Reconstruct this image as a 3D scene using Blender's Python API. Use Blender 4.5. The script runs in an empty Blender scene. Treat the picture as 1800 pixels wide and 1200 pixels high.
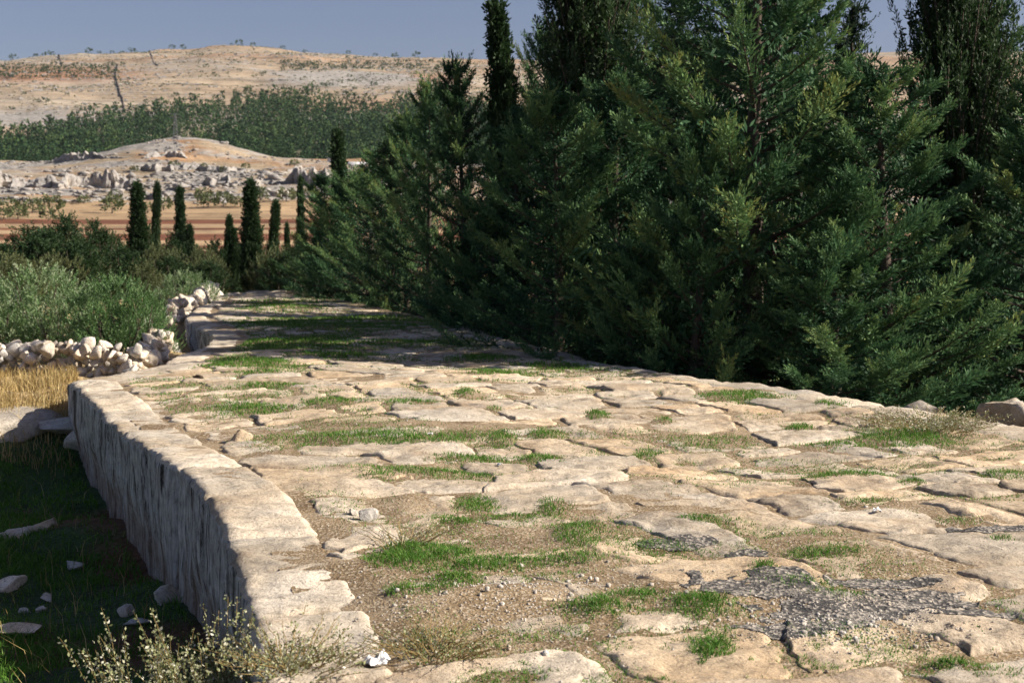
import bpy, math, random
import numpy as np
from mathutils import Vector, Matrix, noise as mnoise
from mathutils.bvhtree import BVHTree

# ------------------------------------------------------------------ camera, sky, sun
SC = bpy.context.scene
COL = SC.collection
F = 2500.0 / 1800.0            # focal length in picture widths
CAM_H = 1.6
cam_d = bpy.data.cameras.new('camera'); cam = bpy.data.objects.new('camera', cam_d); COL.objects.link(cam)
cam_d.sensor_width = 36.0; cam_d.lens = 36.0 * F
cam_d.clip_start = 0.1; cam_d.clip_end = 9000
cam.location = (0, 0, CAM_H)
cam.rotation_euler = (math.radians(90) - math.atan(180 / 2500.0), 0, 0)
cam_d.dof.use_dof = True; cam_d.dof.focus_distance = 9.5; cam_d.dof.aperture_fstop = 5.0
SC.camera = cam

SUN_EL = math.radians(33)
sd = Vector((-1.0, 0.07, 0)).normalized() * math.cos(SUN_EL); sd.z = -math.sin(SUN_EL)
sun_l = bpy.data.lights.new('sun', 'SUN'); sun = bpy.data.objects.new('sun', sun_l); COL.objects.link(sun)
sun_l.energy = 5.0; sun_l.angle = math.radians(0.53); sun_l.color = (1.0, 0.93, 0.82)
sun.rotation_euler = sd.to_track_quat('-Z', 'Y').to_euler()
sun.location = (30, -8, 25)

world = bpy.data.worlds.new('World'); SC.world = world; world.use_nodes = True
wt = world.node_tree; wt.nodes.clear()
sky = wt.nodes.new('ShaderNodeTexSky'); sky.sky_type = 'NISHITA'; sky.sun_disc = False
sky.sun_elevation = SUN_EL; sky.sun_rotation = math.atan2(-sd.x, -sd.y)
sky.altitude = 400; sky.air_density = 1.0; sky.dust_density = 2.0; sky.ozone_density = 3.0
bg = wt.nodes.new('ShaderNodeBackground'); bg.inputs[1].default_value = 0.053
wo = wt.nodes.new('ShaderNodeOutputWorld')
skm = wt.nodes.new('ShaderNodeMix'); skm.data_type = 'RGBA'; skm.blend_type = 'MULTIPLY'; skm.inputs[0].default_value = 1
skm.inputs[7].default_value = (1.0, 0.85, 0.91, 1)      # hazy lavender cast of the whole sky
wt.links.new(sky.outputs[0], skm.inputs[6]); wt.links.new(skm.outputs[2], bg.inputs[0]); wt.links.new(bg.outputs[0], wo.inputs[0])

vs = SC.view_settings
vs.view_transform = 'Standard'; vs.look = 'None'; vs.gamma = 1; vs.use_curve_mapping = False; vs.exposure = 0.92
SC.cycles.max_bounces = 5; SC.cycles.diffuse_bounces = 2; SC.cycles.transparent_max_bounces = 4

# ------------------------------------------------------------------ helpers
RNG = np.random.default_rng(7)

def tag(o, label=None, cat=None, group=None, kind=None):
    for k, v in (('label', label), ('category', cat), ('group', group), ('kind', kind)):
        if v: o[k] = v
    return o

def mesh(name, v, f, mat=None, smooth=False, attrs=None):
    me = bpy.data.meshes.new(name)
    v = np.asarray(v, dtype=np.float32)
    if isinstance(f, np.ndarray):
        n, k = f.shape
        me.vertices.add(len(v)); me.vertices.foreach_set('co', v.ravel())
        me.loops.add(n * k); me.loops.foreach_set('vertex_index', f.astype(np.int32).ravel())
        me.polygons.add(n)
        me.polygons.foreach_set('loop_start', np.arange(0, n * k, k, dtype=np.int32))
        me.update(calc_edges=True)
    else:
        me.from_pydata([tuple(map(float, q)) for q in v], [], f); me.update()
    if smooth: me.polygons.foreach_set('use_smooth', np.ones(len(me.polygons), dtype=bool))
    if attrs:
        for an, av in attrs.items():
            av = np.asarray(av, dtype=np.float32)
            if av.ndim == 1:
                a = me.attributes.new(an, 'FLOAT', 'POINT'); a.data.foreach_set('value', av)
            else:
                a = me.attributes.new(an, 'FLOAT_COLOR', 'POINT')
                a.data.foreach_set('color', np.concatenate([av, np.ones((len(av), 1), np.float32)], 1).ravel())
    if mat: me.materials.append(mat)
    return me

def obj(name, me, parent=None, loc=None, rot=None, scale=None):
    o = bpy.data.objects.new(name, me); COL.objects.link(o)
    if parent is not None: o.parent = parent
    if loc is not None: o.location = loc
    if rot is not None: o.rotation_euler = rot
    if scale is not None: o.scale = (scale,) * 3 if isinstance(scale, (int, float)) else scale
    return o

def hash3(ix, iy, iz, seed):
    h = (ix.astype(np.int64) * 374761393 + iy.astype(np.int64) * 668265263 + iz.astype(np.int64) * 2147483647 + seed * 1274126177) & 0xffffffff
    h = ((h ^ (h >> 13)) * 1274126177) & 0xffffffff
    h = ((h ^ (h >> 16)) * 2246822519) & 0xffffffff
    return ((h ^ (h >> 15)) & 0xffffff) / float(0xffffff)

def vnoise(x, y, z=None, seed=0):
    x = np.asarray(x, float); y = np.asarray(y, float)
    if z is None:
        xi, yi = np.floor(x), np.floor(y); fx, fy = x - xi, y - yi
        fx, fy = (t * t * t * (t * (t * 6 - 15) + 10) for t in (fx, fy))
        xi = xi.astype(np.int64); yi = yi.astype(np.int64); o0 = np.zeros_like(xi)
        a = hash3(xi, yi, o0, seed); b = hash3(xi + 1, yi, o0, seed); c = hash3(xi, yi + 1, o0, seed); d = hash3(xi + 1, yi + 1, o0, seed)
        a = a + (b - a) * fx; c = c + (d - c) * fx
        return (a + (c - a) * fy) * 2 - 1
    z = np.asarray(z, float)
    xi, yi, zi = np.floor(x), np.floor(y), np.floor(z)
    fx, fy, fz = x - xi, y - yi, z - zi
    fx, fy, fz = (t * t * t * (t * (t * 6 - 15) + 10) for t in (fx, fy, fz))
    r = 0
    for dx in (0, 1):
        for dy in (0, 1):
            for dz in (0, 1):
                w = (fx if dx else 1 - fx) * (fy if dy else 1 - fy) * (fz if dz else 1 - fz)
                r = r + w * hash3(xi + dx, yi + dy, zi + dz, seed)
    return r * 2 - 1

def fbm(x, y, z=None, oct=4, seed=0, gain=0.5):
    a, s, r = 1.0, 1.0, 0
    for i in range(oct):
        r = r + a * vnoise(np.asarray(x) * s, np.asarray(y) * s, None if z is None else np.asarray(z) * s, seed + i * 17)
        a *= gain; s *= 2.03
    return r

def sstep(a, b, x):
    t = np.clip((np.asarray(x, float) - a) / (b - a), 0, 1)
    return t * t * (3 - 2 * t)

def at(px, py, z=0.0):
    """ground point seen at a picture position, for a given height"""
    Y = 2500.0 * (CAM_H - z) / (py - 420.0)
    return ((px - 900.0) / 2500.0 * Y, Y)

def grid_faces(nr, nc):
    i = np.arange(nr - 1)[:, None] * nc + np.arange(nc - 1)[None, :]
    i = i.ravel()
    return np.stack([i, i + 1, i + nc + 1, i + nc], 1)

# ------------------------------------------------------------------ materials
def mat_new(name):
    m = bpy.data.materials.new(name); m.use_nodes = True
    nt = m.node_tree; nt.nodes.clear()
    out = nt.nodes.new('ShaderNodeOutputMaterial'); b = nt.nodes.new('ShaderNodeBsdfPrincipled')
    nt.links.new(b.outputs[0], out.inputs[0])
    b.inputs['Roughness'].default_value = 0.9
    b.inputs['Specular IOR Level'].default_value = 0.2
    return m, nt, b

def NZ(nt, scale, vec, detail=5, rough=0.55, dist=0.0):
    n = nt.nodes.new('ShaderNodeTexNoise'); n.inputs['Scale'].default_value = scale
    n.inputs['Detail'].default_value = detail; n.inputs['Roughness'].default_value = rough
    n.inputs['Distortion'].default_value = dist
    if vec is not None: nt.links.new(vec, n.inputs['Vector'])
    return n.outputs['Fac']

def RAMP(nt, fac, stops):
    r = nt.nodes.new('ShaderNodeValToRGB'); el = r.color_ramp.elements
    while len(el) < len(stops): el.new(0.5)
    for e, (p, c) in zip(el, stops):
        e.position = p; e.color = (c, c, c, 1) if isinstance(c, (int, float)) else (*c, 1)
    nt.links.new(fac, r.inputs[0]); return r.outputs[0]

def MIX(nt, fac, a, b, mode='MIX'):
    m = nt.nodes.new('ShaderNodeMix'); m.data_type = 'RGBA'; m.blend_type = mode
    for s, v in ((m.inputs[0], fac), (m.inputs[6], a), (m.inputs[7], b)):
        if isinstance(v, (int, float)): s.default_value = v if s.type == 'VALUE' else (v, v, v, 1)
        elif isinstance(v, tuple): s.default_value = (*v, 1)
        else: nt.links.new(v, s)
    return m.outputs[2]

def MATH(nt, op, a, b=None):
    m = nt.nodes.new('ShaderNodeMath'); m.operation = op
    for s, v in ((m.inputs[0], a), (m.inputs[1], b)):
        if v is None: continue
        if isinstance(v, (int, float)): s.default_value = v
        else: nt.links.new(v, s)
    return m.outputs[0]

def POS(nt):
    return nt.nodes.new('ShaderNodeNewGeometry').outputs['Position']

def SCALEV(nt, vec, s):
    m = nt.nodes.new('ShaderNodeMapping'); m.inputs['Scale'].default_value = s
    nt.links.new(vec, m.inputs['Vector']); return m.outputs[0]

def BUMP(nt, h, strength, dist, prev=None):
    b = nt.nodes.new('ShaderNodeBump'); b.inputs['Strength'].default_value = strength
    b.inputs['Distance'].default_value = dist
    nt.links.new(h, b.inputs['Height'])
    if prev is not None: nt.links.new(prev, b.inputs['Normal'])
    return b.outputs[0]

def OBJRAND(nt):
    return nt.nodes.new('ShaderNodeObjectInfo').outputs['Random']

def ATTR(nt, name, out='Fac'):
    a = nt.nodes.new('ShaderNodeAttribute'); a.attribute_name = name
    return a.outputs[out]

def stone_mat(name, c_light, c_mid, c_dark, lichen=0.25, vertical=False, bump=1.0, vary=1.0):
    m, nt, b = mat_new(name)
    p = POS(nt)
    n1 = NZ(nt, 1.5, p, 7, 0.62, 0.4)
    n2 = NZ(nt, 9.0, p, 7, 0.70, 0.3)
    n3 = NZ(nt, 55.0, p, 5, 0.75)
    base = RAMP(nt, n1, [(0.34, c_dark), (0.48, c_mid), (0.62, c_light)])
    v2 = RAMP(nt, n2, [(0.32, 0.62), (0.50, 1.0), (0.70, 1.14)])
    c = MIX(nt, 1.0, base, v2, 'MULTIPLY')
    rr = MATH(nt, 'MULTIPLY_ADD', OBJRAND(nt), 0.34)
    nt.nodes[-1].inputs[2].default_value = 0.82
    c = MIX(nt, 1.0, c, rr, 'MULTIPLY')
    hue = MATH(nt, 'FRACT', MATH(nt, 'MULTIPLY', OBJRAND(nt), 7.31))
    c = MIX(nt, vary, c, RAMP(nt, hue, [(0.0, (0.90, 0.93, 0.98)), (0.5, (1.0, 1.0, 1.0)), (1.0, (1.05, 0.98, 0.88))]), 'MULTIPLY')
    v3 = RAMP(nt, n3, [(0.36, 0.42), (0.47, 0.95), (0.58, 1.0), (0.72, 1.18)])
    c = MIX(nt, 0.8, c, v3, 'MULTIPLY')
    # weathering: grey stains and dark pits with shapes of their own
    ln = NZ(nt, 2.4, p, 9, 0.74, 0.8)
    lm = RAMP(nt, ln, [(0.54, 0.0), (0.66, 1.0)])
    c = MIX(nt, MATH(nt, 'MULTIPLY', lm, lichen), c, MIX(nt, n2, (0.13, 0.12, 0.11), (0.30, 0.275, 0.25)))
    vo = nt.nodes.new('ShaderNodeTexVoronoi'); vo.inputs['Scale'].default_value = 16; vo.feature = 'F1'
    nt.links.new(MIX(nt, 0.22, p, nt.nodes.new('ShaderNodeTexNoise').outputs['Color']), vo.inputs['Vector'])
    pit = RAMP(nt, vo.outputs['Distance'], [(0.05, 1.0), (0.16, 0.0)])
    pit = MATH(nt, 'MULTIPLY', pit, RAMP(nt, n1, [(0.45, 0.0), (0.6, 1.0)]))
    c = MIX(nt, MATH(nt, 'MULTIPLY', pit, 0.6), c, (0.14, 0.11, 0.08))
    if vertical:
        # dark vertical streaks of lichen and run-off on the faces that stand upright
        g = nt.nodes.new('ShaderNodeNewGeometry')
        sx = nt.nodes.new('ShaderNodeSeparateXYZ'); nt.links.new(g.outputs['True Normal'], sx.inputs[0])
        up = RAMP(nt, sx.outputs[2], [(0.42, 1.0), (0.62, 0.0)])
        st = NZ(nt, 1.0, SCALEV(nt, p, (7, 7, 0.7)), 8, 0.75, 0.5)
        st2 = NZ(nt, 1.0, SCALEV(nt, p, (24, 24, 4.0)), 8, 0.80, 0.5)
        stm = RAMP(nt, MATH(nt, 'ADD', MATH(nt, 'MULTIPLY', st, 0.6), MATH(nt, 'MULTIPLY', st2, 0.4)), [(0.42, 1.0), (0.50, 0.0)])
        dark = RAMP(nt, st2, [(0.35, (0.018, 0.016, 0.014)), (0.62, (0.10, 0.085, 0.07))])
        pale = RAMP(nt, st2, [(0.36, (0.15, 0.13, 0.115)), (0.46, (0.44, 0.41, 0.38)), (0.62, (0.68, 0.65, 0.61))])
        face = MIX(nt, 0.8, MIX(nt, stm, pale, dark), RAMP(nt, n2, [(0.30, 0.45), (0.5, 1.0), (0.7, 1.25)]), 'MULTIPLY')
        sp = nt.nodes.new('ShaderNodeSeparateXYZ'); nt.links.new(p, sp.inputs[0])
        lowm = nt.nodes.new('ShaderNodeMapRange'); lowm.inputs[1].default_value = -0.50; lowm.inputs[2].default_value = -0.72
        nt.links.new(MATH(nt, 'ADD', sp.outputs[2], MATH(nt, 'MULTIPLY', MATH(nt, 'SUBTRACT', st, 0.5), 1.6)), lowm.inputs[0])
        face = MIX(nt, MATH(nt, 'MULTIPLY', lowm.outputs[0], 0.55), face, MIX(nt, n2, (0.13, 0.07, 0.035), (0.36, 0.235, 0.15)))
        c = MIX(nt, up, c, face)
    nt.links.new(c, b.inputs['Base Color'])
    nb = BUMP(nt, n2, 0.75 * bump, 0.035)
    nb = BUMP(nt, n3, 0.8 * bump, 0.008, nb)
    nb = BUMP(nt, pit, -0.5 * bump, 0.012, nb) if False else nb
    if vertical: nb = BUMP(nt, MIX(nt, up, 0.5, MATH(nt, 'ADD', st, MATH(nt, 'MULTIPLY', st2, 0.6))), 0.6, 0.022, nb)
    nt.links.new(nb, b.inputs['Normal'])
    return m

M_PAVE = stone_mat('worn_limestone', (0.60, 0.505, 0.385), (0.52, 0.42, 0.30), (0.42, 0.315, 0.21), 0.55)
M_KERB = stone_mat('kerb_limestone', (0.62, 0.54, 0.435), (0.55, 0.46, 0.345), (0.44, 0.345, 0.24), 0.42, True, vary=0.35)
M_RUBBLE = stone_mat('rubble_limestone', (0.76, 0.70, 0.61), (0.66, 0.57, 0.46), (0.52, 0.40, 0.27), 0.2)
M_ROCK = stone_mat('grey_rock', (0.52, 0.47, 0.40), (0.40, 0.36, 0.31), (0.26, 0.24, 0.21), 0.5)

def outcrop_mat():
    m, nt, b = mat_new('outcrop_rock')
    p = POS(nt)
    n1 = NZ(nt, 0.10, p, 5, 0.6); n2 = NZ(nt, 0.9, p, 6, 0.65)
    c = RAMP(nt, n1, [(0.3, (0.19, 0.18, 0.175)), (0.5, (0.29, 0.27, 0.25)), (0.7, (0.40, 0.35, 0.295))])
    c = MIX(nt, 1.0, c, RAMP(nt, n2, [(0.3, 0.55), (0.5, 1.0), (0.7, 1.12)]), 'MULTIPLY')
    nt.links.new(c, b.inputs['Base Color'])
    nt.links.new(BUMP(nt, n2, 0.7, 0.5), b.inputs['Normal'])
    return m
M_OUT = outcrop_mat()

M_WALLDARK = stone_mat('dark_field_stone', (0.20, 0.17, 0.14), (0.15, 0.12, 0.10), (0.10, 0.085, 0.07), 0.3)

def dirt_mat():
    m, nt, b = mat_new('road_dirt')
    p = POS(nt)
    n1 = NZ(nt, 2.2, p, 5, 0.6); n2 = NZ(nt, 45, p, 4, 0.75)
    vo = nt.nodes.new('ShaderNodeTexVoronoi'); vo.inputs['Scale'].default_value = 75; nt.links.new(p, vo.inputs['Vector'])
    c = RAMP(nt, n1, [(0.3, (0.15, 0.10, 0.055)), (0.5, (0.245, 0.175, 0.10)), (0.68, (0.36, 0.27, 0.17))])
    c = MIX(nt, 1.0, c, RAMP(nt, n2, [(0.3, 0.6), (0.5, 1.0), (0.7, 1.25)]), 'MULTIPLY')
    peb = MATH(nt, 'GREATER_THAN', nt.nodes.new('ShaderNodeSeparateColor').outputs[0], 0.8)
    nt.links.new(vo.outputs['Color'], peb.node.inputs[0].links[0].from_node.inputs[0])
    c = MIX(nt, MATH(nt, 'MULTIPLY', peb, 0.65), c, (0.46, 0.38, 0.28))
    nt.links.new(c, b.inputs['Base Color'])
    nb = BUMP(nt, n2, 0.7, 0.02)
    nb = BUMP(nt, vo.outputs['Distance'], -0.6, 0.012, nb) if False else BUMP(nt, vo.outputs['Distance'], 0.5, 0.01, nb)
    nt.links.new(nb, b.inputs['Normal'])
    return m
M_DIRT = dirt_mat()

def ground_mat():
    m, nt, b = mat_new('ground')
    p = POS(nt)
    base = ATTR(nt, 'col', 'Color')
    rock = ATTR(nt, 'rock')
    near = ATTR(nt, 'near')
    # far detail: stretched along the contour, metres to tens of metres
    nf = NZ(nt, 1.0, SCALEV(nt, p, (0.014, 0.030, 0.10)), 9, 0.76, 0.3)
    nf2 = NZ(nt, 1.0, SCALEV(nt, p, (0.10, 0.12, 0.30)), 8, 0.82)
    nn = NZ(nt, 1.6, p, 8, 0.68)
    nfar = MIX(nt, 1.0, RAMP(nt, nf, [(0.32, 0.60), (0.5, 1.0), (0.70, 1.25)]), MIX(nt, 1.0, RAMP(nt, nf2, [(0.34, 0.50), (0.5, 1.0), (0.66, 1.25)]), RAMP(nt, NZ(nt, 1.0, SCALEV(nt, p, (0.006, 0.006, 0.55)), 6, 0.7), [(0.34, 0.66), (0.5, 1.0), (0.66, 1.15)]), 'MULTIPLY'), 'MULTIPLY')
    nnear = RAMP(nt, nn, [(0.28, 0.5), (0.5, 1.0), (0.72, 1.35)])
    c = MIX(nt, 1.0, base, MIX(nt, near, nfar, nnear), 'MULTIPLY')
    # bare rock shows where the ground is stony
    rsum = MATH(nt, 'ADD', MATH(nt, 'ADD', MATH(nt, 'MULTIPLY', nf, 0.5), MATH(nt, 'MULTIPLY', nf2, 0.5)), MATH(nt, 'MULTIPLY', MATH(nt, 'SUBTRACT', rock, 0.5), 0.35))
    rm = RAMP(nt, rsum, [(0.50, 0.0), (0.60, 1.0)])
    nr = NZ(nt, 1.0, SCALEV(nt, p, (0.25, 0.25, 0.45)), 6, 0.75)
    rcol = RAMP(nt, nr, [(0.34, (0.12, 0.115, 0.11)), (0.5, (0.30, 0.275, 0.245)), (0.66, (0.44, 0.39, 0.33))])
    c = MIX(nt, MATH(nt, 'MULTIPLY', rm, MATH(nt, 'SUBTRACT', 1.0, near)), c, rcol)
    nt.links.new(c, b.inputs['Base Color'])
    nb = BUMP(nt, nn, 0.5, 0.05)
    nb = BUMP(nt, nf2, 0.5, 3.0, nb)
    nt.links.new(nb, b.inputs['Normal'])
    return m
M_GROUND = ground_mat()

def leaf_mat(name, stops, rough=0.65, transl=0.25, spec=0.25):
    m = bpy.data.materials.new(name); m.use_nodes = True
    nt = m.node_tree; nt.nodes.clear()
    out = nt.nodes.new('ShaderNodeOutputMaterial')
    b = nt.nodes.new('ShaderNodeBsdfPrincipled'); t = nt.nodes.new('ShaderNodeBsdfTranslucent')
    mx = nt.nodes.new('ShaderNodeMixShader'); mx.inputs[0].default_value = transl
    n = MATH(nt, 'ADD', MATH(nt, 'MULTIPLY', ATTR(nt, 'tint'), 0.85), MATH(nt, 'MULTIPLY', OBJRAND(nt), 0.15))
    c = RAMP(nt, n, stops)
    nt.links.new(c, b.inputs['Base Color']); nt.links.new(c, t.inputs['Color'])
    b.inputs['Roughness'].default_value = rough; b.inputs['Specular IOR Level'].default_value = spec
    nt.links.new(b.outputs[0], mx.inputs[1]); nt.links.new(t.outputs[0], mx.inputs[2]); nt.links.new(mx.outputs[0], out.inputs[0])
    return m

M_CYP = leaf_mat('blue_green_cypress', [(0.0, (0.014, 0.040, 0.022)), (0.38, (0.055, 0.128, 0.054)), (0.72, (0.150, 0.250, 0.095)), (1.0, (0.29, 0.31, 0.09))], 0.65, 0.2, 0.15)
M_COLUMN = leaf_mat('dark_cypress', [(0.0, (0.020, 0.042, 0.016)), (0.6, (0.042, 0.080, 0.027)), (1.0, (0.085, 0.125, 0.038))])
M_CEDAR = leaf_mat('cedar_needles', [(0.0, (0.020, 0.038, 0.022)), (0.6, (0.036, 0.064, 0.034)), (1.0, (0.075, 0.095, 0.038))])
M_OLIVE = leaf_mat('olive_leaves', [(0.0, (0.060, 0.140, 0.035)), (0.5, (0.135, 0.225, 0.080)), (1.0, (0.40, 0.44, 0.28))], 0.5, 0.2, 0.4)
M_SCRUB = leaf_mat('scrub_leaves', [(0.0, (0.055, 0.075, 0.030)), (0.6, (0.12, 0.14, 0.058)), (1.0, (0.22, 0.22, 0.095))])
M_PINE = leaf_mat('pine_needles', [(0.0, (0.012, 0.034, 0.016)), (0.5, (0.034, 0.074, 0.028)), (1.0, (0.105, 0.150, 0.048))], 0.8, 0.15, 0.1)
M_GRASS = leaf_mat('green_grass', [(0.0, (0.045, 0.125, 0.015)), (0.6, (0.095, 0.225, 0.025)), (0.85, (0.17, 0.26, 0.05)), (1.0, (0.40, 0.33, 0.16))], 0.6, 0.35)
M_STRAW = leaf_mat('straw', [(0.0, (0.28, 0.19, 0.07)), (0.6, (0.46, 0.34, 0.14)), (1.0, (0.62, 0.50, 0.26))], 0.7, 0.3)
M_SAGE = leaf_mat('sage_leaves', [(0.0, (0.12, 0.15, 0.05)), (0.45, (0.27, 0.28, 0.13)), (0.75, (0.50, 0.48, 0.34)), (1.0, (0.80, 0.78, 0.70))], 0.7, 0.25)

def bark_mat():
    m, nt, b = mat_new('bark')
    p = POS(nt)
    n = NZ(nt, 1, SCALEV(nt, p, (22, 22, 5)), 6, 0.7)
    c = RAMP(nt, n, [(0.3, (0.045, 0.034, 0.026)), (0.7, (0.13, 0.10, 0.078))])
    nt.links.new(c, b.inputs['Base Color']); nt.links.new(BUMP(nt, n, 0.6, 0.02), b.inputs['Normal'])
    return m
M_BARK = bark_mat()

def tar_mat():
    m, nt, b = mat_new('worn_asphalt')
    p = POS(nt)
    n1 = NZ(nt, 5, p, 5, 0.6); n2 = NZ(nt, 70, p, 4, 0.7)
    vo = nt.nodes.new('ShaderNodeTexVoronoi'); vo.inputs['Scale'].default_value = 60; nt.links.new(p, vo.inputs['Vector'])
    sc_ = nt.nodes.new('ShaderNodeSeparateColor'); nt.links.new(vo.outputs['Color'], sc_.inputs[0])
    c = RAMP(nt, n1, [(0.35, (0.050, 0.047, 0.044)), (0.65, (0.11, 0.10, 0.09))])
    chip = MATH(nt, 'MULTIPLY', MATH(nt, 'GREATER_THAN', MATH(nt, 'ADD', sc_.outputs[0], MATH(nt, 'MULTIPLY', MATH(nt, 'SUBTRACT', n1, 0.5), 1.6)), 0.62), 0.8)
    c = MIX(nt, chip, c, RAMP(nt, sc_.outputs[1], [(0.0, (0.20, 0.175, 0.145)), (1.0, (0.46, 0.40, 0.33))]))
    nt.links.new(c, b.inputs['Base Color']); b.inputs['Roughness'].default_value = 0.8
    nb = BUMP(nt, n2, 0.5, 0.01); nb = BUMP(nt, vo.outputs['Distance'], 0.5, 0.012, nb)
    nt.links.new(nb, b.inputs['Normal'])
    return m
M_TAR = tar_mat()

def plain(name, c, rough=0.85):
    m, nt, b = mat_new(name)
    p = POS(nt)
    n = NZ(nt, 30, p, 4, 0.6)
    nt.links.new(MIX(nt, 1.0, RAMP(nt, n, [(0.3, 0.82), (0.7, 1.1)]), c, 'MULTIPLY'), b.inputs['Base Color'])
    b.inputs['Roughness'].default_value = rough
    return m
M_PAPER = plain('white_paper', (0.80, 0.79, 0.77), 0.6)
M_WHITEWALL = plain('whitewash', (0.66, 0.66, 0.66))
M_DARKGLASS = plain('dark_window', (0.04, 0.045, 0.05), 0.3)
M_STEEL = plain('galvanised_steel', (0.16, 0.16, 0.17), 0.5)
M_SOIL = plain('dark_clod', (0.07, 0.05, 0.035))

# ------------------------------------------------------------------ road frame
O2 = np.array([-1.1, 5.9]); U2 = np.array([0.933, 0.36]); V2 = np.array([-0.36, 0.933])
def to_uv(x, y):
    dx = np.asarray(x, float) - O2[0]; dy = np.asarray(y, float) - O2[1]
    return dx * U2[0] + dy * U2[1], dx * V2[0] + dy * V2[1]
def to_xy(u, v):
    u = np.asarray(u, float); v = np.asarray(v, float)
    return O2[0] + u * U2[0] + v * V2[0], O2[1] + u * U2[1] + v * V2[1]

# left edge of the causeway (world), near end to far end
LEFT = [(-0.20, -4.0), (-0.55, 1.0), (-0.85, 4.8), (-1.21, 6.45), (-1.75, 8.25), (-2.34, 9.75), (-3.55, 12.55), (-5.0, 16.0)]
LEFT_FAR = [(-5.0, 16.0), (-4.55, 18.4), (-4.75, 21.6), (-4.9, 23.3), (-6.6, 28.6), (-7.3, 33.0), (-8.7, 43.5), (-10.2, 52)]
lu, lv = to_uv(*np.array(LEFT + LEFT_FAR[1:]).T)
RIGHT = [(5.5, 5.0), (5.2, 9.0), (4.36, 12.1), (3.4, 14.8), (1.45, 18.2), (0.0, 23.5), (-0.88, 27.6), (-6.05, 42.0), (-9.0, 52)]
RIGHT = [(9.2, 2.0), (6.6, 7.4), (4.40, 12.0), (3.15, 14.9), (1.45, 18.2), (0.0, 22.6), (-0.95, 27.2), (-6.05, 42.0), (-9.0, 52)]
ru, rv = to_uv(*np.array(RIGHT).T)
def uL(v): return np.interp(v, lv, lu)
def uR(v): return np.interp(v, rv, ru)

def road_z(u, v):
    """gentle rise and fall of the worn surface; the road tips over a crest at its far end"""
    z = 0.05 * fbm(u * 0.35, v * 0.3, seed=3, oct=2)
    z = z - 0.012 * np.maximum(np.asarray(v) - 37, 0) ** 2
    return z

# ------------------------------------------------------------------ terrain
PY = np.array([-50, 48, 62, 100, 160, 220, 260, 300, 350, 400, 450, 500, 560, 700, 800, 1000, 1150, 1400, 1700, 1900, 2200, 3000, 6000], float)
PZ = np.array([-.55, -.55, -1.5, -2.6, -1.6, 0.6, 3.2, 6.2, 9.6, 15, 21.5, 26.5, 30, 36, 42, 75, 103, 155, 213, 243, 225, 180, 150], float)
CX = np.array([-1200, 0, 200, 420, 620, 800, 1150, 1580, 1800, 3000], float)
CY = np.array([125, 106, 97, 83, 97, 108, 112, 92, 90, 120], float)

def terrain(x, y):
    x = np.asarray(x, float); y = np.asarray(y, float)
    z = np.interp(y, PY, PZ)
    # smooth the bends of the profile
    for d in (0.04, -0.04):
        z = z + np.interp(y + d * np.abs(y), PY, PZ)
    z = z / 3
    yy = np.maximum(y, 30)
    ppx = 900 + 2500 * x / yy
    crest = np.interp(ppx, CX, CY)
    zc = CAM_H + (420 - crest) / 2500 * 1900
    k = sstep(1050, 1900, y)
    z = z * (1 + k * (zc / 243.0 - 1))
    far = sstep(60, 250, y)
    z = z + far * (fbm(x * 0.012, y * 0.012, seed=11, oct=4) * 2.2 * sstep(200, 900, y) * 2)
    # rocky mound in the middle distance
    mx, my = x + 130, y - 545
    z = z + 5.5 * np.exp(-(mx / 26) ** 2 - (my / 32) ** 2) + 4.6 * np.exp(-((mx - 14) / 52) ** 4 - (my / 42) ** 2)
    z = z + 1.6 * np.exp(-((mx - 18) / 10) ** 2 - (my / 20) ** 2)
    # terraces with rock steps
    tm = sstep(330, 370, y) * (1 - sstep(560, 620, y))
    st = y / 26.0 + 0.8 * vnoise(x * 0.02, y * 0.01, seed=5)
    z = z + tm * 1.6 * (sstep(0.3, 0.6, st % 1.0) - (st % 1.0))
    z = z + tm * fbm(x * 0.10, y * 0.10, seed=23, oct=3) * 0.7
    # near: ditch, causeway, banks
    u, v = to_uv(x, y)
    nearm = 1 - sstep(46, 60, y)
    l = u - uL(v); r = u - uR(v)
    left = -0.95 + 0.30 * (1 - sstep(-0.5, 2.2, v)) + 0.70 * sstep(9.2, 12.2, v) * sstep(-14, -0.5, -np.abs(l))
    left = left + 0.25 * sstep(-2.5, -8, l) * 0
    left = np.where(v > 12.2, -0.25 - 0.35 * sstep(17.0, 19.5, v) * sstep(1.2, 0.2, np.abs(l)) - 0.1 * sstep(13, 22, v), left)
    right = -0.95 + 0.55 * sstep(9.0, 7.0, v) * sstep(0.2, 1.0, r)
    n = 0.10 * fbm(x * 0.9, y * 0.9, seed=31, oct=4)
    on = (l > 0.25) & (r < -0.2)
    edge = np.where(l <= 0.25, left, right) + n
    zn = np.where(on, -0.55, edge)
    return z * (1 - nearm) + zn * nearm

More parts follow.
